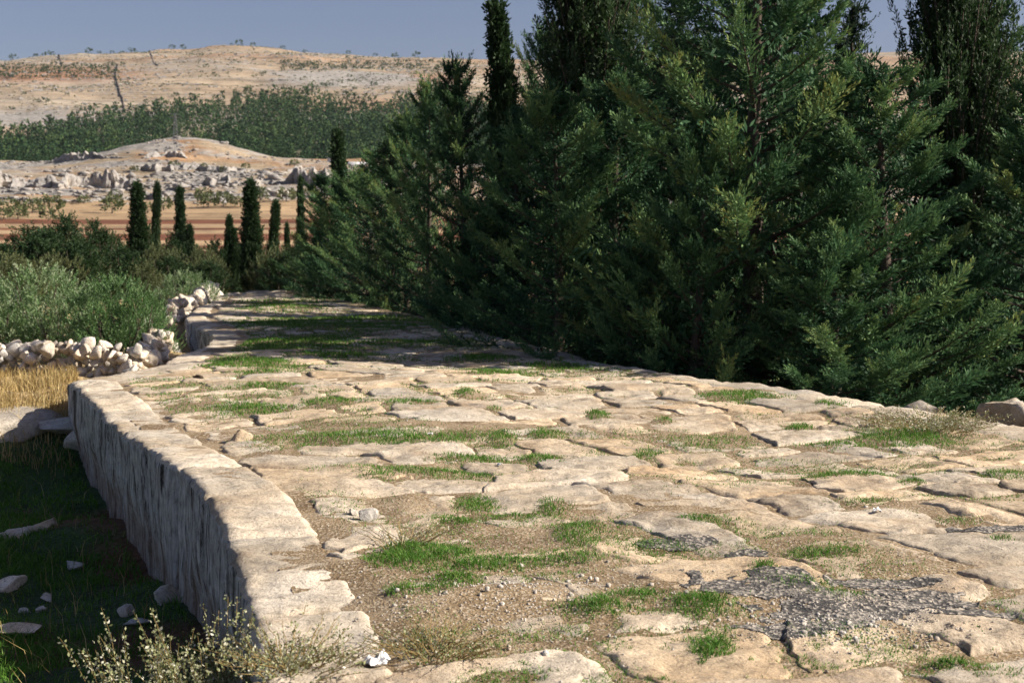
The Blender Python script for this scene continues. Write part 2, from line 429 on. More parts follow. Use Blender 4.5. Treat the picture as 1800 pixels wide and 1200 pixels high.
def build_ground():
    ys = [-14.0]
    while ys[-1] < 5000:
        y = ys[-1]
        d = 0.25 if y < 3.5 else 0.14 if y < 20 else 0.25 if y < 48 else 0.0065 * y - 0.05 if y < 900 else 0.012 * y
        ys.append(y + max(d, 0.10))
    ys = np.array(ys)
    t = np.linspace(-1, 1, 211)
    t = t * 0.75 + 0.25 * t ** 3
    Y = np.repeat(ys[:, None], len(t), 1)
    X = t[None, :] * (0.52 * np.maximum(Y, 0) + 9)
    x, y = X.ravel(), Y.ravel()
    z = terrain(x, y)
    # colours of soil, field, rock
    ppx = 900 + 2500 * x / np.maximum(y, 5)
    col = np.zeros((len(x), 3)); rock = np.zeros(len(x))
    def setc(w, c):
        nonlocal col
        col = col * (1 - w[:, None]) + np.array(c)[None, :] * w[:, None]
    n1 = fbm(x * 0.7, y * 0.7, seed=41, oct=4)
    setc(np.ones_like(x), (0.050, 0.085, 0.026))                                     # weedy ditch soil
    setc(sstep(0.1, 0.7, n1), (0.15, 0.075, 0.04))
    u, v = to_uv(x, y)
    setc(sstep(10.2, 11.6, v + 0.4 * n1) * (u < uL(v) + 1), (0.40, 0.29, 0.15))       # dry bank
    setc(sstep(0, 0.6, u - uR(v)), (0.10, 0.075, 0.05))
    setc(sstep(48, 90, y), (0.30, 0.20, 0.10))
    # ploughed strips
    fw = sstep(130, 170, y) * (1 - sstep(350, 375, y + 6 * vnoise(x * 0.03, y * 0.02, seed=9)))
    ph = y / 8.5 + 0.35 * vnoise(x * 0.012, y * 0.0, seed=6) + x * 0.004
    stripe = sstep(0.40, 0.52, vnoise(ph, 0 * ph, seed=77) * 0.5 + 0.5)
    setc(fw, (0.385, 0.265, 0.150)); setc(fw * stripe, (0.165, 0.066, 0.034))
    # stony terraces and mound
    tw = sstep(350, 375, y + 6 * vnoise(x * 0.03, y * 0.02, seed=9))
    setc(tw, (0.36, 0.275, 0.18))
    st = (y / 26.0 + 0.8 * vnoise(x * 0.02, y * 0.01, seed=5)) % 1.0
    rock = np.where((y > 360) & (y < 640), 0.05 + 0.6 * sstep(0.2, 0.4, st) * (1 - sstep(0.65, 0.9, st)) + 0.5 * sstep(-0.1, 0.6, fbm(x * 0.03, y * 0.03, seed=8)), rock)
    setc(tw * sstep(0.1, 0.7, fbm(x * 0.04, y * 0.05, seed=15)), (0.36, 0.215, 0.115))
    # far hill
    hw = sstep(640, 760, y)
    setc(hw, (0.20, 0.18, 0.12))
    hw = sstep(900, 1150, y)
    setc(hw, (0.335, 0.255, 0.172))
    band = fbm(x * 0.0025, z * 0.045, seed=19, oct=4)
    setc(hw * sstep(0.1, 0.6, band), (0.36, 0.295, 0.22))
    setc(hw * sstep(0.25, 0.7, -band) * 0.6, (0.33, 0.20, 0.12))
    redf = hw * np.exp(-((ppx - 60) / 190) ** 4) * np.exp(-((420 - 2500 * (z - 1.6) / np.maximum(y, 1) - 136) / 13) ** 4)
    setc(redf * 0.75, (0.33, 0.155, 0.08))
    red2 = hw * np.exp(-((ppx - 720) / 90) ** 4) * np.exp(-((420 - 2500 * (z - 1.6) / np.maximum(y, 1) - 142) / 7) ** 4)
    setc(red2 * 0.75, (0.31, 0.15, 0.085))
    rock = rock + hw * (0.15 + 0.40 * sstep(0.0, 0.8, fbm(x * 0.006, z * 0.06, seed=29, oct=4)))
    yim = 420 - 2500 * (z - 1.6) / np.maximum(y, 1)
    rock = rock + hw * 0.7 * np.exp(-((ppx - 600) / 170) ** 4) * np.exp(-((yim - 148) / 16) ** 2)
    rock = rock + sstep(700, 900, y) * 0.6 * np.exp(-((yim - 215) / 25) ** 2)
    near = 1 - sstep(60, 140, y)
    me = mesh('ground', np.stack([x, y, z], 1), grid_faces(len(ys), len(t)), M_GROUND, True,
              {'col': col, 'rock': np.clip(rock, 0, 1), 'near': near})
    return tag(obj('ground', me), 'dry stony ground with a weedy ditch, fields and bare hills', kind='structure')
build_ground()

# ------------------------------------------------------------------ the road: dirt bed and paving stones
GRASS_SPOTS = [  # (px, py, half width px, half height px, amount)
    (440, 720, 70, 9, 1), (470, 684, 60, 5, .8), (680, 772, 190, 9, 1.2), (885, 775, 26, 9, 1.5), (962, 765, 30, 10, 1), (830, 806, 70, 9, 1), (945, 803, 42, 8, 1.1),
    (740, 832, 170, 9, .9), (840, 885, 45, 18, 1), (975, 893, 38, 16, 1.1), (890, 908, 60, 8, .8), (660, 845, 40, 10, .8), (800, 918, 40, 8, .9), (610, 1000, 60, 10, 1.3), (740, 985, 70, 22, 2.2),
    (830, 1000, 90, 10, 1.1), (900, 992, 130, 8, .9), (1020, 945, 45, 20, .9), (1000, 988, 70, 10, .9), (1050, 1080, 70, 14, 1.1), (700, 1058, 110, 8, 1), (800, 1030, 40, 18, .9), (1110, 1060, 60, 16, 1),
    (1240, 1080, 70, 18, 1), (1260, 1150, 40, 25, 1), (1300, 700, 70, 9, 1.2), (1460, 712, 45, 6, 1), (1600, 765, 100, 14, 1.2), (1410, 748, 26, 6, 1.3), (1480, 775, 90, 6, 1),
    (1050, 735, 22, 7, 1.2), (1170, 740, 18, 6, 1), (1140, 795, 28, 9, .9), (1420, 1040, 60, 12, 1), (1480, 1055, 60, 10, .8), (1610, 848, 20, 5, 1.2), (1770, 830, 40, 6, 1), (1350, 1015, 30, 12, 1), (1700, 1172, 60, 6, 1),
    (820, 702, 22, 4, 1.1), (870, 730, 14, 5, 1), (575, 715, 50, 6, .8), (720, 720, 50, 6, .8), (1500, 830, 80, 7, .7), (1240, 770, 60, 8, .6), (1450, 985, 70, 8, .8), (1170, 965, 60, 10, .7), (1230, 922, 80, 10, .8), (1520, 885, 60, 8, .7),
    (620, 1172, 40, 10, 1.2), (1770, 960, 30, 8, .8), (1700, 920, 50, 6, .7), (440, 640, 80, 8, 1.4), (600, 625, 120, 8, 1), (850, 628, 60, 6, 1.3), (880, 655, 60, 6, 1), (520, 600, 150, 14, 1.2), (480, 570, 110, 10, 1.2), (600, 575, 160, 8, 1.2),
    (640, 560, 130, 7, 1.3), (500, 545, 90, 6, 1), (450, 660, 60, 4, .8), (980, 640, 90, 6, 1.2), (700, 600, 150, 10, .9), (500, 530, 90, 4, 1),
]
DIRT_SPOTS = [(500, 935, 120, 40, .05), (820, 1075, 230, 45, .045), (700, 1020, 140, 30, .035), (820, 1130, 250, 30, .04), (850, 970, 170, 18, .02), (1480, 1110, 200, 35, .02), (1470, 975, 100, 10, .02), (560, 960, 90, 35, .02),
              (1590, 1008, 80, 8, .02), (960, 935, 160, 16, .03), (720, 880, 40, 16, .035), (470, 790, 60, 12, .02), (760, 755, 100, 8, .02), (330, 715, 60, 14, .02), (1150, 838, 60, 8, .015), (1400, 960, 90, 10, .02), (1290, 1050, 170, 40, .02)]
def spot_field(x, y, spots):
    py = 420 + 2500 * CAM_H / np.maximum(y, 1.0); px = 900 + 2500 * x / np.maximum(y, 1.0)
    r = np.zeros_like(px)
    for (a, b_, w, h, k) in spots:
        r = np.maximum(r, k * np.exp(-((px - a) / w) ** 2 * 1.0 - ((py - b_) / h) ** 2))
    return r

def warp(u, v):
    return (u + 0.12 * vnoise(u * 0.9, v * 0.9, seed=51) + 0.05 * vnoise(u * 3.1, v * 3.1, seed=52),
            v + 0.11 * vnoise(u * 0.8, v * 0.8, seed=53) + 0.04 * vnoise(u * 3.3, v * 3.3, seed=54))

def dirt_z(x, y):
    u, v = to_uv(x, y)
    z = road_z(u, v) - 0.0145 + 0.014 * fbm(u * 1.8, v * 1.8, seed=71, oct=2) + 0.009 * fbm(u * 5, v * 6.5, seed=72, oct=2)
    z = z + 0.009 * fbm(x * 1.1, y * 1.1, seed=61, oct=3) + 0.004 * fbm(x * 9, y * 9, seed=62, oct=2)
    return z + spot_field(x, y, DIRT_SPOTS) * sstep(0.38, 0.75, u - uL(v)) + 0.028 * np.minimum(spot_field(x, y, GRASS_SPOTS), 1)

def build_bed():
    vv = [-5.0]
    while vv[-1] < 46:
        d = 0.06 if -2.5 < vv[-1] < 9 else 0.12 if vv[-1] < 18 else 0.3
        vv.append(vv[-1] + d)
    vv = np.array(vv); s = np.linspace(0, 1, 120)
    a = uL(vv)[:, None] + 0.2; b = uR(vv)[:, None] - 0.15
    u = a + (b - a) * s[None]; v = np.repeat(vv[:, None], len(s), 1)
    x, y = to_xy(u.ravel(), v.ravel())
    me = mesh('road', np.stack([x, y, dirt_z(x, y)], 1), grid_faces(len(vv), len(s)), M_DIRT, True)
    return tag(obj('road', me), 'ancient road of worn limestone paving with dirt and grass in the joints', kind='structure')
ROAD = build_bed()

BV, BF = [], []      # everything walked upon, for laying small things on it
def collect(v, f):
    base = sum(len(q) for q in BV)
    BV.append(np.asarray(v)); BF.append(np.asarray(f) + base)

def paving_stone(corners, seed, n):
    rng = np.random.default_rng(seed)
    (a, b, c, d) = corners                                  # near-left, near-right, far-right, far-left in (u, v)
    g = np.linspace(-1, 1, n)
    g = np.sign(g) * (1 - (1 - np.abs(g)) ** 1.35)          # denser near the edges
    S, T = np.meshgrid(g, g)
    k = rng.uniform(0.05, 0.32)
    s = S * np.sqrt(1 - k * T * T / 2); t = T * np.sqrt(1 - k * S * S / 2)
    P = (np.multiply.outer((1 - s) * (1 - t), a) + np.multiply.outer((1 + s) * (1 - t), b)
         + np.multiply.outer((1 + s) * (1 + t), c) + np.multiply.outer((1 - s) * (1 + t), d)) / 4
    u, v = P[..., 0], P[..., 1]
    w = np.linalg.norm(b - a); h = np.linalg.norm(d - a)
    ed = np.minimum((1 - np.abs(S)) * w / 2, (1 - np.abs(T)) * h / 2)
    # ragged outline
    sd_ = float(seed % 997)
    u2, v2 = warp(u, v)
    rag = np.exp(-ed / 0.12)
    u2 = u2 + 0.04 * rag * fbm(u * 6, v * 6, seed=seed % 9000, oct=4); v2 = v2 + 0.03 * rag * fbm(u * 5 + 9, v * 5, seed=seed % 9000 + 5, oct=3)
    x, y = to_xy(u2, v2)
    r = rng.uniform(0.025, 0.07)
    z = road_z(u2, v2) + rng.normal(0, 0.004)
    z = z + rng.normal(0, 0.006) * S + rng.normal(0, 0.008) * T
    z = z + rng.uniform(-0.008, 0.016) * (1 - (S * S + T * T) / 2)
    z = z + 0.014 * fbm(u2 * 1.8, v2 * 1.8, seed=71, oct=2) + 0.011 * fbm(u2 * 5, v2 * 6.5, seed=72, oct=3) + 0.006 * fbm(u2 * 19, v2 * 19, seed=73, oct=2)
    if rng.random() < 0.3:                                   # a hollow worn by wheels and rain
        cs, ct = rng.uniform(-0.35, 0.35, 2)
        z = z - rng.uniform(0.02, 0.05) * np.exp(-((S - cs) / 0.4) ** 2 - ((T - ct) / 0.35) ** 2)
    z = z - 0.036 * np.clip(1 - ed / r, 0, 1) ** 2.0
    z = np.where(ed < 1e-6, z - 0.12, z)
    return np.stack([x.ravel(), y.ravel(), z.ravel()], 1), grid_faces(n, n)

def build_paving():
    rng = np.random.default_rng(101)
    rows = [-3.6]
    while rows[-1] < 38.5:
        rows.append(rows[-1] + rng.uniform(0.44, 0.80))
    count = 0; rest = []
    tilt = lambda k, u: 0.16 * vnoise(np.array([u * 0.45]), np.array([k * 3.7]), seed=81)[0]
    bounds = None
    for k in range(len(rows) - 1):
        v0, v1 = rows[k], rows[k + 1]; vm = (v0 + v1) / 2
        ua, ub = float(uL(vm)) + 0.50, float(uR(vm)) - 0.50
        if ub - ua < 0.7: continue
        us = [ua]
        while us[-1] < ub - 0.5:
            us.append(us[-1] + rng.uniform(0.40, 1.0))
        if ub - us[-1] < 0.35 or us[-1] > ub: us[-1] = ub
        else: us.append(ub)
        j = [rng.normal(0, 0.07) if 0 < i < len(us) - 1 else 0 for i in range(len(us))]
        for i in range(len(us) - 1):
            g = rng.uniform(0.004, 0.022)
            segs = [(0.0, 1.0)]
            if v1 - v0 > 0.72 and us[i + 1] - us[i] > 0.8 and rng.random() < 0.22:
                q = rng.uniform(0.4, 0.6); segs = [(0.0, q), (q, 1.0)]
            for (t0, t1) in segs:
                def pt(ui, ji, side, t, tv):
                    e0 = v0 + tilt(k, ui); e1 = v1 + tilt(k + 1, ui)
                    vv_ = e0 + (e1 - e0) * t
                    return np.array([ui + (ji if t > .5 else -ji) + side * g, vv_ + tv * g])
                cs = (pt(us[i], j[i], 1, t0, 1), pt(us[i + 1], j[i + 1], -1, t0, 1), pt(us[i + 1], j[i + 1], -1, t1, -1), pt(us[i], j[i], 1, t1, -1))
                cx, cy = to_xy(us[i], vm)
                seed = 1000 + count * 7
                n = 33 if vm < 5 else 22 if vm < 10 else 14 if vm < 18 else 8
                v_, f_ = paving_stone(cs, seed, n)
                c0 = v_.mean(0); c0[2] = 0
                if count < 300: obj('paving_stone', mesh('paving_stone', v_ - c0, f_, M_PAVE, True), ROAD, tuple(c0))
                else: rest.append((v_, f_))
                collect(v_, f_)
                count += 1
    if rest:
        vv_, ff_ = [], []; k = 0
        for a, b in rest: vv_.append(a); ff_.append(b + k); k += len(a)
        tag(obj('far_paving', mesh('far_paving', np.concatenate(vv_), np.concatenate(ff_), M_PAVE, True), ROAD), kind='stuff')
    return count
NSTONES = build_paving()

# ------------------------------------------------------------------ kerbs and retaining walls of long blocks
def arc_points(poly, s):
    p = np.array(poly, float); d = np.r_[0, np.cumsum(np.linalg.norm(np.diff(p, axis=0), axis=1))]
    return np.stack([np.interp(s, d, p[:, 0]), np.interp(s, d, p[:, 1])], -1), d[-1]

def kerb_blocks(parent, name, poly, width, depth, side, lens, seed, res=0.055, mat=M_KERB, s_start=0.0, s_end=None, rough=1.0, notch=None):
    """blocks laid end to end along a line; side=+1 puts the block to the right of the line's direction; the outer face is on the line"""
    rng = np.random.default_rng(seed)
    _, total = arc_points(poly, np.array([0.0]))
    s0 = s_start; s_end = s_end or total
    while s0 < s_end - 0.1:
        s1 = min(s0 + rng.uniform(*lens), s_end)
        if s_end - s1 < 0.35: s1 = s_end
        L = s1 - s0
        na = max(5, int(L / res))
        t = np.linspace(0, 1, na); ss = s0 + 0.004 + (L - 0.008) * t
        P, _ = arc_points(poly, ss); P2, _ = arc_points(poly, ss + 0.02); P0, _ = arc_points(poly, ss - 0.02)
        D = P2 - P0; D /= np.linalg.norm(D, axis=1)[:, None]
        Nn = np.stack([D[:, 1], -D[:, 0]], 1) * side        # inward
        # cross section from inner edge over the top and down the outer face
        nt_ = max(6, int(width / res)); nd = max(6, int(depth / (res * 1.3)))
        off = np.r_[np.linspace(width, 0.05, nt_), [0.022, 0.0], np.zeros(nd)]
        zz = np.r_[np.zeros(nt_), [-0.008, -0.03], np.linspace(-0.06, -depth, nd)]
        dz = rng.normal(0, 0.006); do = rng.normal(0, 0.006); tl = rng.normal(0, 0.010)
        OFF = np.repeat(off[None], na, 0); ZZ = np.repeat(zz[None], na, 0)
        px = P[:, 0][:, None] + Nn[:, 0][:, None] * OFF; py = P[:, 1][:, None] + Nn[:, 1][:, None] * OFF
        topm = np.clip(1 + ZZ / 0.05, 0, 1)
        endd = np.minimum(t, 1 - t) * L
        er = np.clip(1 - endd / 0.035, 0, 1)[:, None] ** 2
        SS = np.repeat(ss[:, None], OFF.shape[1], 1)
        face = fbm(SS * 7.0, ZZ * 0.8, seed=seed + 3, oct=4) * 0.014 * rough + fbm(SS * 2.0, ZZ * 2.5, seed=seed + 8, oct=3) * 0.014 * rough
        under = 0.06 * sstep(-0.40, -0.75, ZZ) * (0.6 + 0.6 * vnoise(SS * 1.6, 0 * SS, seed=seed + 4)) * rough
        lip = fbm(SS * 9.0, 0 * SS, seed=seed + 6, oct=3) * 0.010 * np.exp(-OFF / 0.04)
        shift = do + (1 - topm) * (face + under) + er * 0.05 * (1 - topm) + lip
        px = px + Nn[:, 0][:, None] * shift; py = py + Nn[:, 1][:, None] * shift
        u, v = to_uv(px, py)
        z = road_z(u, v) + 0.003 + dz + tl * (OFF - width / 2) + ZZ
        z = z + topm * (0.011 * fbm(px * 2.2, py * 2.2, seed=91, oct=3) + 0.008 * fbm(px * 11, py * 15, seed=92, oct=4) + 0.010 * fbm(px * 5, py * 6.5, seed=72, oct=2) - 0.03 * er
                        - 0.035 * np.clip((OFF - width + 0.05) / 0.05, 0, 1) ** 2 - 0.02 * np.clip(1 - OFF / 0.05, 0, 1) ** 2 * np.abs(fbm(SS * 6, 0 * SS, seed=seed + 9, oct=2)))
        vtx = np.stack([px, py, z], -1)
        # close both ends towards the middle
        e0 = vtx[:1].copy(); e1 = vtx[-1:].copy()
        inner = np.stack([P[:, 0] + Nn[:, 0] * width * 0.9, P[:, 1] + Nn[:, 1] * width * 0.9], 1)
        for e, q in ((e0, inner[0]), (e1, inner[-1])):
            e[0, :, 0] = q[0]; e[0, :, 1] = q[1]; e[0, :, 2] = -depth
        vtx = np.concatenate([e0, vtx, e1], 0)
        nr, nc = vtx.shape[:2]
        vf = vtx.reshape(-1, 3); ff = grid_faces(nr, nc)
        c0 = np.array([vf[:, 0].mean(), vf[:, 1].mean(), 0.0])
        obj(name, mesh(name, vf - c0, ff, mat, True), parent, tuple(c0))
        collect(vf, ff)
        s0 = s1

WALL = tag(obj('retaining_wall', None), 'long pale retaining wall of squared blocks with dark lichen streaks along the ditch', 'wall')
kerb_blocks(WALL, 'wall_block', LEFT, 0.50, 1.15, 1, (0.45, 1.15), 201, 0.035)
# the end of that wall, returning to the right at its far corner
kerb_blocks(WALL, 'wall_block', [(-5.0, 16.02), (-4.86, 17.0), (-4.55, 18.4)], 0.75, 0.8, 1, (1.0, 1.4), 221, 0.07)
WALL2 = tag(obj('retaining_wall', None), 'short dark broken wall edge beside the rubble heap where the road drops', 'wall')
kerb_blocks(WALL2, 'wall_block', [(-4.55, 18.45), (-4.75, 21.6), (-4.9, 23.3), (-6.6, 28.6)], 0.5, 0.75, 1, (0.6, 1.3), 231, 0.08, rough=2.2)
FARK = tag(obj('stone_kerb', None), 'far kerb of low blocks along the left side where the road narrows', 'kerb')
kerb_blocks(FARK, 'kerb_block', [(-6.6, 28.65), (-7.3, 33.0), (-8.7, 43.5)], 0.4, 0.5, 1, (0.5, 1.2), 241, 0.10, rough=3.0)
KERB = tag(obj('stone_kerb', None), 'pale kerb of flat blocks along the right road edge before the conifers', 'kerb')
kerb_blocks(KERB, 'kerb_block', [p for p in RIGHT[:-2]] , 0.55, 0.9, -1, (0.9, 2.0), 251, 0.08, rough=0.6)

bvh_v = np.concatenate(BV); bvh_f = np.concatenate(BF)
ALLBVH = BVHTree.FromPolygons([Vector(q) for q in bvh_v.tolist()], bvh_f.tolist())
DOWN = Vector((0, 0, -1))
def surfs(x, y):
    x = np.asarray(x, float); y = np.asarray(y, float); zd = dirt_z(x, y); zs = np.full(len(x), -1.0)
    for i, (a, b) in enumerate(zip(x.tolist(), y.tolist())):
        h = ALLBVH.ray_cast(Vector((a, b, 3.0)), DOWN)[0]
        if h is not None: zs[i] = h.z
    return np.maximum(zd, zs), zd >= zs, zd - zs
def surf(x, y):
    """height of the surface and whether dirt (True) or stone lies on top"""
    h = ALLBVH.ray_cast(Vector((x, y, 3.0)), DOWN)
    zd = float(dirt_z(np.array([x]), np.array([y]))[0])
    if h[0] is None or h[0].z < zd: return zd, True, zd - (h[0].z if h[0] is not None else -1)
    return h[0].z, False, zd - h[0].z

# ------------------------------------------------------------------ blades
def blades(pos, hgt, wid, lean, tint, rng, seg=1):
    """grass blades: pos (N,3); one bent triangle strip each"""
    n = len(pos)
    az = rng.uniform(0, 2 * np.pi, n); side = np.stack([np.cos(az), np.sin(az), 0 * az], 1)
    la = rng.uniform(0, 2 * np.pi, n); ln = np.stack([np.cos(la), np.sin(la), 0 * la], 1) * (lean * rng.uniform(0.2, 1, n))[:, None]
    up = np.array([0, 0, 1.0])
    a = pos - side * wid[:, None] / 2; b = pos + side * wid[:, None] / 2
    mid = pos + (up + 0.45 * ln) * hgt[:, None] * 0.55
    c = mid + side * wid[:, None] * 0.4; d = mid - side * wid[:, None] * 0.4
    tip = pos + (up * 0.92 + ln * 1.2) * hgt[:, None]
    V = np.stack([a, b, c, d, tip], 1).reshape(-1, 3)
    i = np.arange(n)[:, None] * 5
    Q = np.concatenate([i + np.array([[0, 1, 2]]), i + np.array([[0, 2, 3]]), i + np.array([[3, 2, 4]])], 0)
    return V, Q, np.repeat(tint, 5)

def build_road_grass():
    rng = np.random.default_rng(301)
    pts, hg, wd, tn = [], [], [], []
    # candidates, denser towards the camera
    N = 900000
    y = 4.6 * np.exp(rng.uniform(0, np.log(43 / 4.6), N))
    x = rng.uniform(-0.42, 0.42, N) * y
    u, v = to_uv(x, y)
    sp = spot_field(x, y, GRASS_SPOTS)
    gn = fbm(x * 0.8, y * 0.8, seed=305, oct=3)
    joint = 0.42 * sstep(-0.45, 0.35, gn) + 0.26 * sstep(15, 19, y) * sstep(-0.5, 0.2, fbm(x * 0.5, y * 0.35, seed=307, oct=2))
    p = np.clip(np.clip(sp * 1.25 - 0.1, 0, 1) * (0.35 + 0.65 * sstep(-0.5, 0.2, fbm(x * 6, y * 5, seed=306, oct=2))) + joint, 0, 1)
    ok = (u > uL(v) + 0.6) & (u < uR(v) - 0.3) & (rng.random(N) < p)
    zz, idd, dd = surfs(x[ok], y[ok])
    for xi, yi, s, z, isdirt, d in zip(x[ok], y[ok], sp[ok], zz, idd, dd):
        if not isdirt and d < -0.010 * (1 if s < 0.5 else 1.5): continue
        far = max(1.0, yi / 9.0)
        if s < 0.3 and d > 0.022 and rng.random() < (0.85 if yi < 15 else 0.4): continue      # open dirt is trodden bare
        h = rng.uniform(0.010, 0.030) * (0.8 + 0.7 * min(s, 1.5)) * min(far, 1.5)
        pts.append((xi, yi, z - 0.004)); hg.append(h); wd.append(0.0044 * far); tn.append(np.clip(rng.normal(0.42, 0.2) + (0.35 if rng.random() < (0.18 if s > .5 else 0.4) else 0), 0, 1))
    V, Q, T = blades(np.array(pts), np.array(hg), np.array(wd), 1.3, np.array(tn), rng)
    tag(obj('grass', mesh('grass', V, Q, M_GRASS, False, {'tint': T})), 'short green grass growing in the joints of the road paving', kind='stuff')
build_road_grass()

def build_ditch_grass():
    rng = np.random.default_rng(311)
    N = 170000
    y = 5.0 * np.exp(rng.uniform(0, np.log(17 / 5.0), N)); x = rng.uniform(-0.44, 0.0, N) * y
    u, v = to_uv(x, y); n1 = fbm(x * 0.9, y * 0.9, seed=315, oct=3)
    ok = (u < uL(v) - 0.02) & (v < 11.0 + 0.3 * n1) & (rng.random(N) < np.clip(0.75 * sstep(-0.35, 0.35, n1) + 0.12, 0, 1))
    x, y = x[ok], y[ok]; z = terrain(x, y)
    h = rng.uniform(0.025, 0.085, len(x)); w = 0.008 * np.maximum(1, y / 9)
    V, Q, T = blades(np.stack([x, y, z - 0.01], 1), h, w, 0.9, np.clip(rng.normal(0.52, 0.2, len(x)), 0, 0.9), rng)
    tag(obj('ditch_grass', mesh('ditch_grass', V, Q, M_GRASS, False, {'tint': T})), 'dark green weeds covering the shaded ditch below the wall', kind='stuff')
    # dry stalks in the ditch
    N = 900
    y = 5.5 * np.exp(rng.uniform(0, np.log(15 / 5.5), N)); x = rng.uniform(-0.42, 0.0, N) * y
    u, v = to_uv(x, y); ok = (u < uL(v) - 0.1) & (v < 10.5)
    x, y = x[ok], y[ok]; z = terrain(x, y)
    V1, Q1, T1 = blades(np.stack([x, y, z - 0.01], 1), rng.uniform(0.08, 0.30, len(x)), np.full(len(x), 0.005), 0.7, rng.uniform(0, 1, len(x)), rng)
    # straw-coloured tall grass on the bank beyond the wall's corner
    N = 42000
    y = rng.uniform(14.3, 20.5, N); x = rng.uniform(-0.52, -0.20, N) * y
    u, v = to_uv(x, y); n1 = fbm(x * 1.1, y * 1.1, seed=318, oct=3)
    ok = (u < uL(v) - 0.05) & (v > 9.6 - 0.5 * u * 0) & (rng.random(N) < 0.25 + 0.75 * sstep(-0.4, 0.3, n1)) & (y > 15.2 + 0.3 * n1) & (x / y < -0.307)
    x, y = x[ok], y[ok]; z = terrain(x, y)
    V2, Q2, T2 = blades(np.stack([x, y, z - 0.01], 1), rng.uniform(0.06, 0.24, len(x)), rng.uniform(0.006, 0.011, len(x)), 0.55, rng.uniform(0, 1, len(x)), rng)
    tag(obj('dry_grass', mesh('dry_grass', np.concatenate([V1, V2]), np.concatenate([Q1, Q2 + len(V1)]), M_STRAW, False, {'tint': np.r_[T1, T2]})),
        'tall straw coloured dry grass below the rubble wall', kind='stuff')
build_ditch_grass()

# ------------------------------------------------------------------ rocks
def ico(sub):
    import bmesh
    bm = bmesh.new(); bmesh.ops.create_icosphere(bm, subdivisions=sub, radius=1.0)
    v = np.array([q.co[:] for q in bm.verts]); f = np.array([[q.index for q in p.verts] for p in bm.faces]); bm.free()
    return v, f
ICO1, ICO2, ICO3 = ico(1), ico(2), ico(3)

def rock_shape(seed, base, cuts=13, ax=(1, 0.8, 0.65), nz=0.09):
    rng = np.random.default_rng(seed)
    v = base[0].copy()
    for _ in range(cuts):
        n = rng.normal(size=3); n /= np.linalg.norm(n); d = rng.uniform(0.36, 0.70)
        e = v @ n - d
        v = v - np.where(e > 0, e, 0)[:, None] * n[None]
    v = v * (1 + nz * fbm(v[:, 0] * 2 + seed, v[:, 1] * 2, v[:, 2] * 2, oct=3, seed=seed)[:, None])
    return v * np.array(ax)[None]

ROCKS = [mesh('stone', rock_shape(400 + i, ICO3 if i < 4 else ICO2, ax=a), (ICO3 if i < 4 else ICO2)[1], M_RUBBLE, False)
         for i, a in enumerate([(1, .8, .62), (1, .7, .55), (1, .9, .75), (1, .65, .6)] * 4)]

def rubble_wall(name_label, line, height, size, rows_n, seed, thick=0.30, zbase=None):
    root = tag(obj('dry_stone_wall', None), name_label, 'stone wall')
    rng = np.random.default_rng(seed)
    _, total = arc_points(line, np.array([0.0]))
    top = []
    for r in range(rows_n):
        s = rng.uniform(0, size)
        while s < total:
            sz = size * rng.uniform(0.5, 1.1) * (1.5 if rng.random() < 0.15 else 1)
            lim = 0.85 + 0.45 * float(vnoise(np.array([s * 0.9]), np.array([seed * 1.3]), seed=seed)[0])
            zrel = r / rows_n
            if zrel < lim:
                p, _ = arc_points(line, np.array([s])); p = p[0]
                for side in ((-1, 1) if rng.random() < 0.25 else (-1,)):
                    q = p + rng.normal(0, thick * 0.25, 2) * np.array([0.4, 1.0]) + np.array([0, side * thick * 0.5 * (1 - 0.6 * zrel)])
                    g = float(terrain(np.array([q[0]]), np.array([q[1]]))[0]) if zbase is None else zbase
                    o = obj('stone', ROCKS[rng.integers(len(ROCKS))], root,
                            (q[0], q[1], g + height * zrel + sz * 0.30),
                            tuple(rng.uniform(0, 6.28, 3) * np.array([0.12, 0.12, 1]) + rng.normal(0, 0.45, 3) * np.array([1, 1, 0])), sz * 0.70)
            s += sz * rng.uniform(0.55, 0.8)
    return root
rubble_wall('tumbled dry stone wall of pale boulders in front of the big olive bush', [(-10.2, 20.6), (-7.2, 19.7), (-5.8, 19.3), (-4.95, 19.0)], 0.44, 0.22, 6, 411, 0.36)
rubble_wall('loose heap of pale stones running back beside the road past the olive bush', [(-5.0, 19.1), (-5.35, 21.5), (-5.75, 23.6), (-7.2, 28.4), (-7.7, 30.4)], 0.30, 0.25, 3, 421, 0.6)
rubble_wall('low line of white stones beneath the small far olive bush', [(-7.05, 29.5), (-7.6, 34.0), (-8.55, 41.0)], 0.42, 0.27, 3, 431, 0.4, -0.16)

def gz0(x, y): return float(terrain(np.array([x]), np.array([y]))[0])
def single_rock(label, px, py, w_px, z, seed, ax=(1, .75, .6), mat=M_RUBBLE, name='rock', sink=0.3):
    x, y = at(px, py, z); s = w_px / 2500.0 * y / 2 * 1.45
    me = mesh(name, rock_shape(seed, ICO3, 9, ax, 0.16) * s, ICO3[1], mat, False)
    zz = max(float(terrain(np.array([x]), np.array([y]))[0]), -2)
    o = obj(name, me, None, (x, y, z if z > -0.2 else zz + s * ax[2] * (1 - sink) * 0.5), (0, 0, seed % 6))
    return tag(o, label, 'rock', 'loose rocks lying in the ditch' if z < -0.3 else None)
single_rock('pale boulder near the middle of the ditch with a rounded top', 72, 905, 46, -.78, 501)
single_rock('white rock at the left picture edge in the weeds', 8, 990, 50, -.78, 502)
single_rock('split white rock lying nearest the wall foot in the grass', 210, 1045, 54, -.74, 503, (1, .6, .4))
single_rock('long grey rock half sunk in the soil beside the split white rock', 232, 1066, 40, -.72, 504, (1, .45, .3))
single_rock('flat grey slab showing through the upper ditch weeds', 20, 912, 70, -.8, 505, (1, .7, .25))
